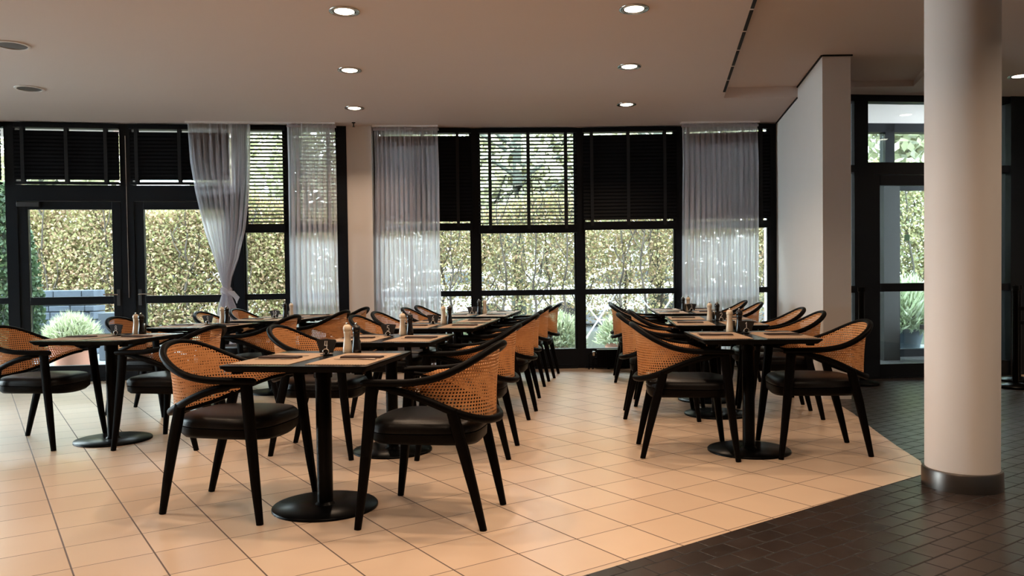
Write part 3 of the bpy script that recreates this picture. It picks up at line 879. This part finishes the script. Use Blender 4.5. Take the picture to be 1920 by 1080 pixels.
# chairs: row, index, side, rear-leg midpoint x, y, heading in degrees
CHAIRS = [
    ('M', 0, 'R', -0.10, 3.745, 168.2), ('M', 1, 'R', -0.005, 5.14, 172.0), ('M', 2, 'R', 0.158, 6.51, 170.0), ('M', 3, 'R', 0.222, 7.235, 173.0), ('M', 4, 'R', 0.361, 8.425, 171.0), ('M', 5, 'R', 0.504, 9.12, 170.0),
    ('M', 0, 'L', -1.695, 4.07, -12.0), ('M', 1, 'L', -1.565, 5.33, -7.0), ('M', 2, 'L', -1.31, 6.72, -9.0), ('M', 3, 'L', -1.25, 7.42, -8.0), ('M', 4, 'L', -1.11, 8.42, -8.0), ('M', 5, 'L', -1.04, 8.99, -8.0),
    ('R', 0, 'L', 0.826, 5.13, -5.4), ('R', 1, 'L', 0.92, 6.49, -8.0), ('R', 2, 'L', 1.10, 7.10, -8.0), ('R', 3, 'L', 1.13, 8.68, -8.0), ('R', 4, 'L', 1.20, 9.30, -8.0),
    ('R', 0, 'R', 2.235, 5.09, 176.5), ('R', 1, 'R', 2.45, 6.35, 172.0), ('R', 2, 'R', 2.56, 7.08, 172.0), ('R', 3, 'R', 2.66, 8.58, 172.0), ('R', 4, 'R', 2.70, 9.28, 172.0),
    ('L', 0, 'L', -3.69, 5.72, -6.0), ('L', 1, 'L', -3.50, 7.02, -7.0), ('L', 2, 'L', -3.14, 8.02, -7.0), ('L', 3, 'L', -3.03, 8.72, -7.0),
    ('L', 0, 'R', -2.115, 5.53, 169.4), ('L', 1, 'R', -1.95, 6.93, 170.0), ('L', 2, 'R', -1.70, 7.86, 170.0), ('L', 3, 'R', -1.66, 8.72, 170.0),
]
proto = make_chair()
for i, (row, k, side, rx, ry, hd_) in enumerate(CHAIRS):
    a = math.radians(hd_)
    c = proto if i == 0 else copy_tree(proto)
    c.location = (rx + 0.288 * math.cos(a), ry + 0.288 * math.sin(a), 0)
    c.rotation_euler = (0, 0, a)
    tag(c, 'cane-backed black armchair on the %s side of the %s' % ('left' if side == 'L' else 'right', TXT[(row, k)]), 'chair', 'cane armchairs around the dining tables')

# ------------------------------------------------------------------ tables
TW, TD, TZ = 0.71, 0.76, 0.752
def make_table():
    root = empty('dining_table')
    mb = MB()
    w, d = TW / 2, TD / 2
    ch = 0.022
    def rr(w, d, r=0.02, n=4):
        p = []
        for cx, cy, a0 in ((w - r, d - r, 0), (-w + r, d - r, 90), (-w + r, -d + r, 180), (w - r, -d + r, 270)):
            for k in range(n + 1):
                a = math.radians(a0 + 90 * k / n); p.append((cx + r * math.cos(a), cy + r * math.sin(a)))
        return p
    A, B = rr(w, d), rr(w - ch, d - ch)
    n = len(A)
    vs = [(x, y, TZ) for x, y in A] + [(x, y, TZ - 0.008) for x, y in A] + [(x, y, TZ - 0.030) for x, y in B]
    fs = [tuple(range(n))] + [(i, i + n, (i + 1) % n + n, (i + 1) % n) for i in range(n)] + [(i + n, i + 2 * n, (i + 1) % n + 2 * n, (i + 1) % n + n) for i in range(n)] + [tuple(range(2 * n, 3 * n))[::-1]]
    mb.add(vs, fs); tt = mb.build('tabletop', m_table, root)
    tt.data.materials.append(m_table_edge)
    for p_ in tt.data.polygons:
        if p_.normal.z < 0.5: p_.material_index = 1
    mb = MB(); mb.lathe([(0.039, 0.012), (0.039, 0.700)], n=32); mb.lathe([(0.046, 0.655), (0.046, 0.712)], n=32); mb.build('pedestal', m_steel_black, root)
    mb = MB(); mb.lathe([(0.262, 0.0), (0.262, 0.010), (0.258, 0.014), (0.05, 0.018), (0.039, 0.03)], n=64); mb.build('base_plate', m_steel_black, root)
    mb = MB(); mb.box(-0.25, 0.25, -0.025, 0.025, 0.700, 0.722); mb.box(-0.025, 0.025, -0.25, 0.25, 0.700, 0.722)
    for sx in (-1, 1):
        for sy in (-1, 1): mb.box(sx * 0.30 - 0.02, sx * 0.30 + 0.02, sy * 0.30 - 0.02, sy * 0.30 + 0.02, 0.708, 0.722)
    mb.build('mounting_bracket', m_steel_black, root)
    return root
tproto = make_table()
for i, (row, k, x, y, a) in enumerate(TABLES):
    t = tproto if i == 0 else copy_tree(tproto)
    t.location = (x, y, 0); t.rotation_euler = (0, 0, math.radians(a))
    txt = TXT[(row, k)]
    lab = {('M', 0): 'black pedestal dining table nearest the camera, front of the middle row'}.get((row, k), 'black square pedestal table, the ' + txt.replace(' table', '').replace('the ', '', 0))
    tag(t, lab, 'table', 'square black dining tables')

# place settings
def make_placemat():
    mb = MB(); mb.box(-0.15, 0.15, -0.27, 0.27, 0, 0.0025)
    o = mb.build('placemat', m_mat, bevel=0.001); return o
def make_napkin():
    mb = MB()
    for k, (w, d) in enumerate(((0.105, 0.032), (0.104, 0.031), (0.102, 0.030))): mb.box(-w, w, -d, d, 0.003 * k, 0.003 * k + 0.0027)
    return mb.build('folded_napkin', m_napkin, bevel=0.001)
def make_knife():
    root = empty('table_knife')
    mb = MB()
    out = [(0.0, -0.006), (0.085, -0.010), (0.105, -0.004), (0.11, 0.004), (0.10, 0.007), (0.0, 0.006)]
    mb.prism(out, 0.002, 0.0035); mb.build('blade', m_cutlery, root)
    mb = MB(); mb.sweep([(-0.105, 0, 0.004), (-0.09, 0, 0.004), (-0.03, 0, 0.004), (0.0, 0, 0.003)], [(0.006, 0.002), (0.009, 0.0035), (0.006, 0.003), (0.006, 0.001)], n=8); mb.build('handle', m_cutlery, root)
    return root
def make_fork():
    root = empty('table_fork')
    mb = MB(); mb.sweep([(-0.10, 0, 0.003), (-0.08, 0, 0.004), (0.0, 0, 0.003), (0.03, 0, 0.005)], [(0.006, 0.0012), (0.008, 0.0018), (0.003, 0.002), (0.004, 0.0012)], n=8); mb.build('handle', m_cutlery, root)
    mb = MB(); mb.prism([(0.028, -0.004), (0.045, -0.012), (0.055, -0.012), (0.055, 0.012), (0.045, 0.012), (0.028, 0.004)], 0.003, 0.0045)
    for k in range(4): mb.box(0.055, 0.098, -0.0115 + k * 0.0066, -0.0085 + k * 0.0066, 0.003, 0.0045)
    mb.build('tines', m_cutlery, root)
    return root
protos = [make_placemat(), make_napkin(), make_knife(), make_fork()]
first = True
def place(o, tx, ty, ta, lx, ly, lz, la, label, cat, group):
    c, s = math.cos(ta), math.sin(ta)
    o.location = (tx + c * lx - s * ly, ty + s * lx + c * ly, lz)
    o.rotation_euler = (0, 0, ta + la)
    tag(o, label, cat, group)
for (row, k, x, y, a) in TABLES:
    ta = math.radians(a)
    for side, sg in (('left', -1), ('right', 1)):
        j = random.uniform(-0.03, 0.03)
        items = protos if first else [copy_tree(p_) for p_ in protos]
        first = False
        tx = TXT[(row, k)]
        cx = sg * (TW / 2 - 0.165) ; flip = PI if sg > 0 else 0
        place(items[0], x, y, ta, cx, -0.04, TZ, j * 0.5, 'tan woven placemat on the %s half of the %s' % (side, tx), 'placemat', 'woven placemats')
        place(items[1], x, y, ta, cx + sg * 0.02, -0.02 + sg * 0.01, TZ + 0.0027, j, 'folded dark napkin on the %s half of the %s' % (side, tx), 'napkin', 'folded napkins')
        place(items[2], x, y, ta, cx + sg * 0.02, -0.02 - sg * 0.085, TZ + 0.0027, flip + j, 'knife on the %s placemat of the %s' % (side, tx), 'knife', 'table knives')
        place(items[3], x, y, ta, cx + sg * 0.02, -0.02 + sg * 0.085, TZ + 0.0027, flip - j, 'fork on the %s placemat of the %s' % (side, tx), 'fork', 'table forks')

# mills, number signs, glass
def make_mill(m):
    root = empty('pepper_mill')
    s = 1.0
    body = [(0.0240, 0), (0.0250, 0.004), (0.0245, 0.02), (0.0215, 0.045), (0.0185, 0.07), (0.0175, 0.085), (0.0185, 0.10), (0.0200, 0.110), (0.0190, 0.1135)]
    mb = MB(); mb.lathe(body, n=28); mb.build('body', m, root)
    mb = MB(); mb.lathe([(0.0185, 0.1135), (0.0215, 0.118), (0.0228, 0.128), (0.0208, 0.139), (0.015, 0.147), (0.008, 0.150)], n=28); mb.build('head', m, root)
    mb = MB(); mb.lathe([(0.003, 0.149), (0.0055, 0.152), (0.006, 0.158), (0.003, 0.163)], n=14); mb.build('knob', m_chrome, root)
    return root
def stroke(mb, pts, th=0.0016):
    for (x0, z0), (x1, z1) in zip(pts[:-1], pts[1:]):
        d = Vector((x1 - x0, 0, z1 - z0)); L = d.length; d /= L; nrm = Vector((-d.z, 0, d.x)) * th
        a, b = Vector((x0, 0, z0)) - d * th * 0.6, Vector((x1, 0, z1)) + d * th * 0.6
        q = [a - nrm, b - nrm, b + nrm, a + nrm]
        vs = [v + Vector((0, -0.0006, 0)) for v in q] + [v + Vector((0, 0.0, 0)) for v in q]
        mb.add(vs, [(0, 1, 2, 3), (7, 6, 5, 4), (0, 4, 5, 1), (1, 5, 6, 2), (2, 6, 7, 3), (3, 7, 4, 0)])
def arc(cx, cz, rx, rz, a0, a1, n=10):
    return [(cx + rx * math.cos(math.radians(a0 + (a1 - a0) * k / n)), cz + rz * math.sin(math.radians(a0 + (a1 - a0) * k / n))) for k in range(n + 1)]
DIG = {
    '0': [arc(0.5, 0.5, 0.42, 0.5, 0, 360, 18)],
    '1': [[(0.2, 0.72), (0.55, 1.0), (0.55, 0.0)]],
    '2': [arc(0.5, 0.68, 0.4, 0.32, 170, -40) + [(0.08, 0.0), (0.92, 0.0)]],
    '3': [arc(0.45, 0.74, 0.4, 0.26, 150, -90) + arc(0.45, 0.24, 0.45, 0.25, 90, -150)],
    '4': [[(0.25, 1.0), (0.08, 0.42), (0.9, 0.42)], [(0.8, 1.0), (0.7, 0.0)]],
    '5': [[(0.9, 1.0), (0.2, 0.98), (0.15, 0.58)] + arc(0.45, 0.32, 0.42, 0.32, 115, -140)],
    '6': [[(0.75, 1.0), (0.3, 0.7), (0.12, 0.35)] + arc(0.48, 0.28, 0.36, 0.28, 170, -190, 16)],
    '7': [[(0.1, 1.0), (0.9, 1.0), (0.4, 0.0)]],
    '8': [arc(0.5, 0.75, 0.33, 0.25, -90, 270, 14), arc(0.5, 0.25, 0.4, 0.26, 90, 450, 14)],
    '9': [arc(0.5, 0.72, 0.35, 0.27, 0, 360, 14), [(0.85, 0.72), (0.6, 0.0)]],
}
def make_sign(num):
    root = empty('table_number_sign')
    # flared slate
    z0 = 0.012; H = 0.060
    out = [(-0.032, z0), (0.032, z0), (0.036, z0 + 0.022), (0.048, z0 + H - 0.006), (0.044, z0 + H), (0.0, z0 + H + 0.004), (-0.044, z0 + H), (-0.048, z0 + H - 0.006), (-0.036, z0 + 0.022)]
    mb = MB(); n = len(out)
    vs = [(x, -0.004, z) for x, z in out] + [(x, 0.004, z) for x, z in out]
    mb.add(vs, [tuple(range(n)), tuple(range(n, 2 * n))[::-1]] + [(i, i + n, (i + 1) % n + n, (i + 1) % n) for i in range(n)])
    sl = mb.build('slate', m_slate, root)
    mb = MB()
    w = 0.016; gap = 0.022
    x0 = -gap * (len(num) - 1) / 2 - w / 2
    for q, ch in enumerate(num):
        for st_ in DIG[ch]: stroke(mb, [(x0 + q * gap + px_ * w, z0 + 0.020 + pz_ * 0.034) for px_, pz_ in st_])
    o = mb.build('chalk_numeral', m_chalk, sl); o.location = (0, -0.0042, 0)
    # ring clip and foot
    mb = MB()
    mb.sweep([(0.014 * math.cos(t_), -0.007, 0.016 + 0.014 * math.sin(t_)) for t_ in np.linspace(0, 2 * PI, 20)], (0.003, 0.003), ref=(0, 1, 0), n=8, cap=False)
    mb.build('ring_clip', m_chrome, root)
    mb = MB(); mb.lathe([(0.030, 0), (0.030, 0.004), (0.012, 0.007)], n=24); mb.box(-0.008, 0.008, -0.003, 0.003, 0.004, 0.013); mb.build('foot', m_steel_black, root)
    return root
def make_glass():
    root = empty('sachet_glass')
    mb = MB(); mb.lathe([(0.021, 0.0), (0.023, 0.002), (0.026, 0.062), (0.0245, 0.062), (0.0215, 0.006), (0.0, 0.006)], n=24, cap=False); mb.build('tumbler', m_jar, root)
    for k, ang in enumerate((0.3, 1.6, 2.7)):
        mb = MB(); mb.box(-0.002, 0.002, -0.011, 0.011, 0.008, 0.070 + 0.004 * k, Matrix.Translation((0.006 * (k - 1), 0.003 * (k - 1), 0)) @ Matrix.Rotation(ang * 0.3, 4, 'Z') @ Matrix.Rotation(0.08 * (k - 1), 4, 'Y'))
        mb.build('sachet', m_cream if k != 1 else m_napkin, root)
    return root
cream, black, glass0 = make_mill(m_cream), make_mill(m_millblack), make_glass()
# row, index, number, swapped order, local offset
SETS = [('M', 0, '4', False, 0.05, 0.29), ('M', 1, '5', False, 0.02, 0.31), ('M', 2, '6', False, -0.015, 0.33), ('M', 4, '7', True, 0.0, 0.33),
        ('L', 0, '8', False, 0.02, 0.31), ('L', 1, '9', False, 0.02, 0.33), ('L', 2, '10', True, 0.02, 0.33),
        ('R', 0, '1', False, -0.02, 0.31), ('R', 1, '2', False, 0.02, 0.33), ('R', 3, '3', True, 0.0, 0.33)]
TB = {(r_, k_): (x_, y_, math.radians(a_)) for r_, k_, x_, y_, a_ in TABLES}
for i, (row, k, num, swap, ox, oy) in enumerate(SETS):
    x, y, ta = TB[(row, k)]
    c_ = cream if i == 0 else copy_tree(cream); b_ = black if i == 0 else copy_tree(black); g_ = glass0 if i == 0 else copy_tree(glass0)
    tx = TXT[(row, k)]
    s = -1 if swap else 1
    z = TZ + 0.0
    place(c_, x, y, ta, ox - 0.030 * s, oy + 0.01, z, 0, 'cream pepper mill with steel knob on the ' + tx, 'pepper mill', 'cream mills')
    place(b_, x, y, ta, ox + 0.030 * s, oy - 0.015, z, 0, 'black pepper mill with steel knob on the ' + tx, 'pepper mill', 'black mills')
    place(g_, x, y, ta, ox + 0.005, oy + 0.045 - 0.12 * 0, z, 0, 'small glass of sachets between the mills on the ' + tx, 'glass', 'sachet glasses')
    sg = make_sign(num)
    sx = {'M': -0.085, 'L': -0.085, 'R': 0.045}[row]
    sg.scale = (1.12, 1.12, 1.12)
    place(sg, x, y, ta, ox + sx, oy - 0.15, z, 0.0, 'small black slate table sign with chalk number %s on its clip' % num, 'table sign', 'chalk number signs')

# ------------------------------------------------------------------ outside
mb = MB(); mb.prism([(-18, 9.3), (-18, -6.0), (-8.3, -6.0), (-8.3, 8.75), (-5.7, 9.2), (-3.2, 9.6), (3.25, 9.9), (3.58, 9.9), (3.58, 10.75), (16, 12.0), (16, 16.8), (-18, 16.8)], -0.12, -0.02)
tag(mb.build('terrace_paving', m_paving), kind='structure')
mb = MB(); mb.prism([(-5.2, 12.6), (16, 12.9), (16, 16.79), (-5.2, 16.79)], -0.03, -0.012); tag(mb.build('lawn', m_lawn), kind='structure')
mb = MB(); mb.prism([(-40, 16.8), (40, 16.8), (40, 60), (-40, 60)], -0.16, -0.06); tag(mb.build('street', m_asphalt), kind='structure')

BROWN = [(0.42, 0.28, 0.17), (0.48, 0.36, 0.23), (0.36, 0.32, 0.15), (0.42, 0.39, 0.17), (0.30, 0.31, 0.13)]
OLIVE = [(0.40, 0.37, 0.17), (0.48, 0.42, 0.19), (0.32, 0.34, 0.17), (0.42, 0.34, 0.20)]
def hedge(name, x0, x1, y0, depth, h, n, pal, size, label, stems, gap_low=0.0, thin=0.0):
    t = empty(name, ((x0 + x1) / 2, y0, -0.06)); tag(t, label, 'hedge')
    x = rng.uniform(x0, x1, n); y = y0 + rng.uniform(-depth / 2, depth / 2, n)
    z = h * rng.uniform(0, 1, n) ** (0.85 - thin * 0.4)
    z = z + 0.15 * np.sin(x * 2.1) * (z / h) + rng.normal(0, 0.06, n)
    keep = (z > gap_low * rng.uniform(0.2, 1.6, n))
    # clumpiness
    cl = np.sin(x * 3.1 + z * 2.2) + np.sin(x * 7.3 - z * 4.1) * 0.6 + np.sin(z * 9 + x * 1.3) * 0.4
    keep &= (cl + rng.normal(0, 1.1, n)) > -1.5
    P = np.stack([x - (x0 + x1) / 2, y - y0, np.maximum(z, 0.03)], 1)[keep]
    leaves_obj('foliage', P, size, pal, t)
    for k in range(stems):
        sx = x0 + (k + 0.5) * (x1 - x0) / stems + random.uniform(-0.15, 0.15) - (x0 + x1) / 2
        mb = MB()
        yo = -0.34 if k % 2 == 0 else 0.0
        pts = [(sx, yo, 0)]
        px_ = sx
        nseg = 8
        for q in range(1, nseg + 1):
            px_ += random.uniform(-0.07, 0.07); pts.append((px_, yo + random.uniform(-0.08, 0.08), h * 1.02 * q / nseg))
        c = catmull(pts, 3)
        mb.sweep(c, [(0.028 * (1 - 0.75 * q / len(c)),) * 2 for q in range(len(c))], n=5)
        for q in range(7):
            i0 = random.randrange(5, len(c) - 3); b0 = Vector(c[i0]); sgn = random.choice((-1, 1))
            br = [b0, b0 + Vector((sgn * 0.09, random.uniform(-.1, .1), 0.10)), b0 + Vector((sgn * random.uniform(0.12, 0.22), random.uniform(-.1, .1), 0.30)), b0 + Vector((sgn * random.uniform(0.1, 0.3), random.uniform(-.1, .1), 0.55))]
            mb.sweep(catmull(br, 3), [(0.009, 0.009)] * 9 + [(0.004, 0.004)], n=4)
        mb.build('stem', m_twig, t)
    return t
hedge('beech_hedge', -12.5, -4.0, 15.0, 0.8, 2.75, 150000, BROWN, 0.040, 'tall dense brown-green hedge beyond the terrace doors', 14)
hedge('beech_hedge', -3.9, 5.1, 15.0, 0.7, 2.62, 80000, OLIVE + BROWN[:3], 0.034, 'thinner hedge with curling bare stems behind the middle windows', 26, gap_low=0.55, thin=0.6)
hedge('beech_hedge', 5.3, 14.0, 14.9, 0.8, 3.1, 120000, OLIVE, 0.042, 'olive hedge seen through the hall door glass', 10)

hedge('shrub_hedge', -16, 12, 25.0, 1.6, 3.6, 60000, [(0.30, 0.31, 0.20), (0.38, 0.36, 0.24), (0.27, 0.28, 0.22)], 0.10, 'pale row of shrubs on the far side of the street', 0)
def tree(x, y, r, h, crown, label, n, pal, size=0.14, trunkmat=None, lean=0.0):
    t = empty('tree', (x, y, -0.06)); tag(t, label, 'tree')
    mb = MB()
    pts = [(0, 0, 0), (lean * 0.3, 0, h * 0.3), (lean * 0.6, 0.05, h * 0.6), (lean, 0, h)]
    c = catmull(pts, 5)
    mb.sweep(c, [(r * (1.15 - 0.7 * i / len(c)),) * 2 for i in range(len(c))], n=12, p=2)
    for k in range(14):
        z = h * random.uniform(0.35, 0.95); a = random.uniform(0, 2 * PI); L = crown * random.uniform(0.5, 1.0)
        b0 = Vector((lean * z / h, 0, z))
        mb.sweep(catmull([b0, b0 + Vector((math.cos(a) * L * 0.4, math.sin(a) * L * 0.4, L * 0.25)), b0 + Vector((math.cos(a) * L, math.sin(a) * L, L * 0.5))], 4), [(r * 0.28, r * 0.28)] * 4 + [(r * 0.15, r * 0.15)] * 4 + [(0.01, 0.01)], n=6, p=2)
    mb.build('trunk', trunkmat or m_bark, t)
    d = rng.normal(size=(n, 3)); d /= np.linalg.norm(d, axis=1)[:, None]
    R = rng.uniform(0.3, 1.0, n) ** 0.5
    P = d * R[:, None] * np.array([crown, crown * 0.8, crown * 0.8]) + np.array([lean, 0, h])
    P += 0.35 * np.stack([np.sin(P[:, 2] * 3), np.sin(P[:, 0] * 2.3), np.sin(P[:, 0] * 3.1)], 1)
    P = P[P[:, 2] > h * 0.28]
    leaves_obj('crown', P, size, pal, t)
    return t
PALE = [(0.62, 0.62, 0.40), (0.72, 0.68, 0.46), (0.56, 0.56, 0.36), (0.70, 0.70, 0.55)]
PALG = [(0.40, 0.47, 0.32), (0.50, 0.54, 0.36), (0.60, 0.60, 0.40)]
tree(0.14, 16.2, 0.15, 4.6, 2.3, 'mossy-trunked tree behind the middle window with the open blind', 1000, PALE, 0.11)
tree(2.95, 15.9, 0.20, 4.6, 2.0, 'thick-trunked tree at the right edge of the window right of centre', 1000, PALE, 0.11)
tree(-5.5, 21, 0.16, 5.5, 3.4, 'pale tree beyond the hedge above the left doors', 8000, PALE, 0.16)
tree(-13.0, 22, 0.18, 5.5, 3.2, 'pale tree beyond the hedge at far left', 6500, PALE, 0.16)
tree(-0.6, 28.5, 0.16, 6.0, 3.2, 'pale tree behind the pillar seen past the tied curtain', 8000, PALE, 0.16)
tree(3.0, 30, 0.2, 6.5, 4.0, 'yellow-green tree far behind the middle windows', 11000, PALE, 0.2)
tree(8.5, 22, 0.2, 5.5, 3.6, 'pale yellow tree beyond the hall door glass', 9000, PALE, 0.17)
tree(13.0, 21, 0.2, 5.2, 3.4, 'pale tree beyond the right edge of the hall glass', 6000, PALE, 0.17)

# clipped conifer at far left
cf = empty('conifer', (-7.7, 12.0, -0.02)); tag(cf, 'dense green conifer outside the far left window', 'shrub')
n = 9000; a = rng.uniform(0, 2 * PI, n); zz = rng.uniform(0.05, 1, n); rr_ = 0.5 * (1 - zz ** 3 * 0.8) * rng.uniform(0.6, 1.05, n)
leaves_obj('foliage', np.stack([rr_ * np.cos(a), rr_ * np.sin(a), zz * 2.7], 1), 0.05, [(0.035, 0.07, 0.035), (0.06, 0.11, 0.05), (0.09, 0.14, 0.06)], cf)
mb = MB(); mb.sweep([(0, 0, 0), (0, 0, 1.2), (0, 0, 2.5)], [(0.05, 0.05), (0.04, 0.04), (0.01, 0.01)], ref=(0, 1, 0)); mb.build('stem', m_bark, cf)

# low stone wall left
mb = MB()
zz = -0.02
r2 = random.Random(3)
while zz < 0.92:
    hh = r2.uniform(0.09, 0.15); x = -10.5
    while x < -6.9:
        w = r2.uniform(0.22, 0.5)
        mb.box(x + 0.006, min(x + w, -6.85) - 0.006, 12.95 - r2.uniform(0, 0.03), 13.3, zz + 0.005, zz + hh - 0.005); x += w
    zz += hh
tag(mb.build('stone_wall', m_stone, bevel=0.012), 'low blue-grey dry stone wall outside the left terrace door', 'garden wall')

def pot(x, y, r, h, m, label, cat='potted plant', plant=None, square=False):
    t = empty('potted_plant' if plant else 'planter', (x, y, -0.02)); tag(t, label, cat)
    mb = MB()
    if square:
        mb.box(-r, r, -r * 0.8, r * 0.8, 0, h)
        mb.build('pot', m, t, bevel=0.01)
    else:
        mb.lathe([(r * 0.72, 0), (r * 0.95, h * 0.85), (r * 1.04, h * 0.86), (r * 1.04, h), (r * 0.93, h), (r * 0.9, h * 0.9), (0.0, h * 0.9)], n=32, cap=False); mb.build('pot', m, t)
        mb = MB(); mb.lathe([(r * 0.9, h * 0.88), (r * 0.5, h * 0.93), (0.0, h * 0.94)], n=24, cap=False); mb.build('soil', m_soil, t)
    if plant:
        n, rr, hh, size, pal, asp = plant
        d = rng.normal(size=(n, 3)); d /= np.linalg.norm(d, axis=1)[:, None]; d[:, 2] = np.abs(d[:, 2])
        R = rng.uniform(0.2, 1, n) ** 0.45
        P = d * R[:, None] * np.array([rr, rr, hh]) + np.array([0, 0, h * 0.93])
        leaves_obj('foliage', P, size, pal, t, aspect=asp, radial=(0, 0, h * 0.5))
        mb = MB()
        for k in range(9):
            a = 2 * PI * k / 9
            mb.sweep([(0, 0, h * 0.9), (0.3 * rr * math.cos(a), 0.3 * rr * math.sin(a), h + hh * 0.3), (0.6 * rr * math.cos(a), 0.6 * rr * math.sin(a), h + hh * 0.7)], (0.005, 0.005), n=5)
        mb.build('stems', m_twig, t)
    return t
GRASS = [(0.55, 0.62, 0.38), (0.66, 0.72, 0.48), (0.48, 0.54, 0.34), (0.78, 0.80, 0.62)]
pot(-6.12, 10.95, 0.30, 0.34, m_terracotta, 'bushy pale green grass in a wide clay pot outside the left door', plant=(3800, 0.36, 0.40, 0.014, GRASS, 14.0))
pot(-5.43, 11.2, 0.17, 0.34, m_terracotta, 'small clay pot beside the pale grass outside the left door', plant=(250, 0.14, 0.16, 0.03, GRASS, 4))
pot(-6.02, 12.0, 0.2, 0.72, m_greypot, 'square grey planter outside the left door', cat='planter', square=True)
pot(-4.4, 12.2, 0.26, 0.28, m_terracotta, 'low spiky plant in a pot outside the right terrace door', plant=(1500, 0.6, 0.42, 0.018, GRASS, 14.0))
pot(-3.3, 12.6, 0.24, 0.26, m_terracotta, 'spiky green plant outside behind the tied curtain', plant=(1200, 0.5, 0.40, 0.018, GRASS, 14.0))
pot(0.66, 11.0, 0.22, 0.20, m_terracotta, 'leafy green plant in a clay pot outside, left of the centre mullion', plant=(1900, 0.36, 0.50, 0.024, GRASS + PALG, 5))
pot(1.55, 11.6, 0.21, 0.20, m_terracotta, 'leafy green plant in a clay pot outside, right of the centre mullion', plant=(1500, 0.33, 0.42, 0.024, GRASS + PALG, 5))
pot(-0.6, 12.6, 0.2, 0.2, m_terracotta, 'leafy plant outside behind the sixth middle-row table', plant=(1200, 0.32, 0.40, 0.035, PALG, 3))
pot(5.9, 11.9, 0.3, 0.35, m_greypot, 'arching grass plant beyond the hall door glass', plant=(1800, 0.65, 0.75, 0.04, GRASS, 8))

# folding garden trestle with red slats
def trestle(x, y, rz, w, label):
    t = empty('garden_trestle', (x, y, -0.02), rz); tag(t, label, 'garden furniture', 'white folding garden trestles')
    for sx in (-w, w):
        for sy in (-1, 1):
            mb = MB(); mb.sweep([(sx - 0.35 * sy, -0.12, 0.0), (sx + 0.35 * sy, 0.12, 0.92)], (0.012, 0.012), ref=(0, 1, 0), n=8); mb.build('leg', m_whitemetal, t)
    mb = MB()
    for k in range(4): mb.box(-w - 0.3, w + 0.3, -0.12 + k * 0.07, -0.07 + k * 0.07, 0.90, 0.92)
    mb.build('top_slats', m_redwood if w > 0.47 else m_whitemetal, t)
    mb = MB(); mb.sweep([(-w, 0, 0.46), (w, 0, 0.46)], (0.008, 0.008), n=6); mb.build('cross_bar', m_whitemetal, t)
trestle(1.9, 12.9, 0.1, 0.5, 'folding garden table with white crossed legs and red top outside, right of centre')
trestle(-1.1, 13.4, -0.1, 0.45, 'folding garden table with white crossed legs outside, left of centre')

# parked cars beyond the hedge
def car(x, y, rz, label):
    t = empty('parked_car', (x, y, -0.06), rz); tag(t, label, 'car', 'white cars parked beyond the hedge')
    prof = [(-2.1, 0.35), (-2.15, 0.75), (-1.6, 0.95), (-0.9, 1.02), (-0.3, 1.42), (1.0, 1.45), (1.7, 1.05), (2.1, 0.95), (2.15, 0.4)]
    mb = MB(); n = len(prof); vs = []
    for yy, k in ((-0.85, 1.0), (-0.7, 1.0), (0.7, 1.0), (0.85, 1.0)):
        sh = 0.0 if abs(yy) < 0.8 else 0.0
        vs += [(px_, yy if pz_ < 1.1 else yy * 0.82, pz_) for px_, pz_ in prof]
    fs = []
    for j in range(3):
        for i in range(n): fs.append((j * n + i, j * n + (i + 1) % n, (j + 1) * n + (i + 1) % n, (j + 1) * n + i))
    fs += [tuple(range(n))[::-1], tuple(range(3 * n, 4 * n))]
    mb.add(vs, fs); mb.build('body', m_carpaint, t, bevel=0.05)
    for sy in (-1, 1):
        mb = MB(); vs = [(-0.75, sy * 0.835, 1.05), (-0.25, sy * 0.725, 1.36), (0.95, sy * 0.725, 1.38), (1.45, sy * 0.835, 1.07)]
        vs += [(a_, b_ + sy * 0.02, c_) for a_, b_, c_ in vs]
        mb.add(vs, [(0, 1, 2, 3), (7, 6, 5, 4), (0, 4, 5, 1), (1, 5, 6, 2), (2, 6, 7, 3), (3, 7, 4, 0)]); mb.build('side_window', m_carglass, t)
        for wx in (-1.35, 1.35):
            mb = MB(); xfw = Matrix.Translation((wx, sy * 0.78, 0.31)) @ Matrix.Rotation(PI / 2, 4, 'X')
            tmp = MB(); tmp.lathe([(0.18, -0.1), (0.31, -0.1), (0.31, 0.1), (0.18, 0.1)], n=24)
            mb.add([xfw @ Vector(v) for v in tmp.v], tmp.f, True); mb.build('wheel', m_tyre, t)
car(-1.9, 19.5, 0.05, 'white parked car glimpsed through the hedge left of centre')
car(2.6, 19.8, 0.0, 'white parked car glimpsed through the hedge stems right of centre')
car(-8.2, 19.6, 0.0, 'white parked car behind the dense hedge at left')
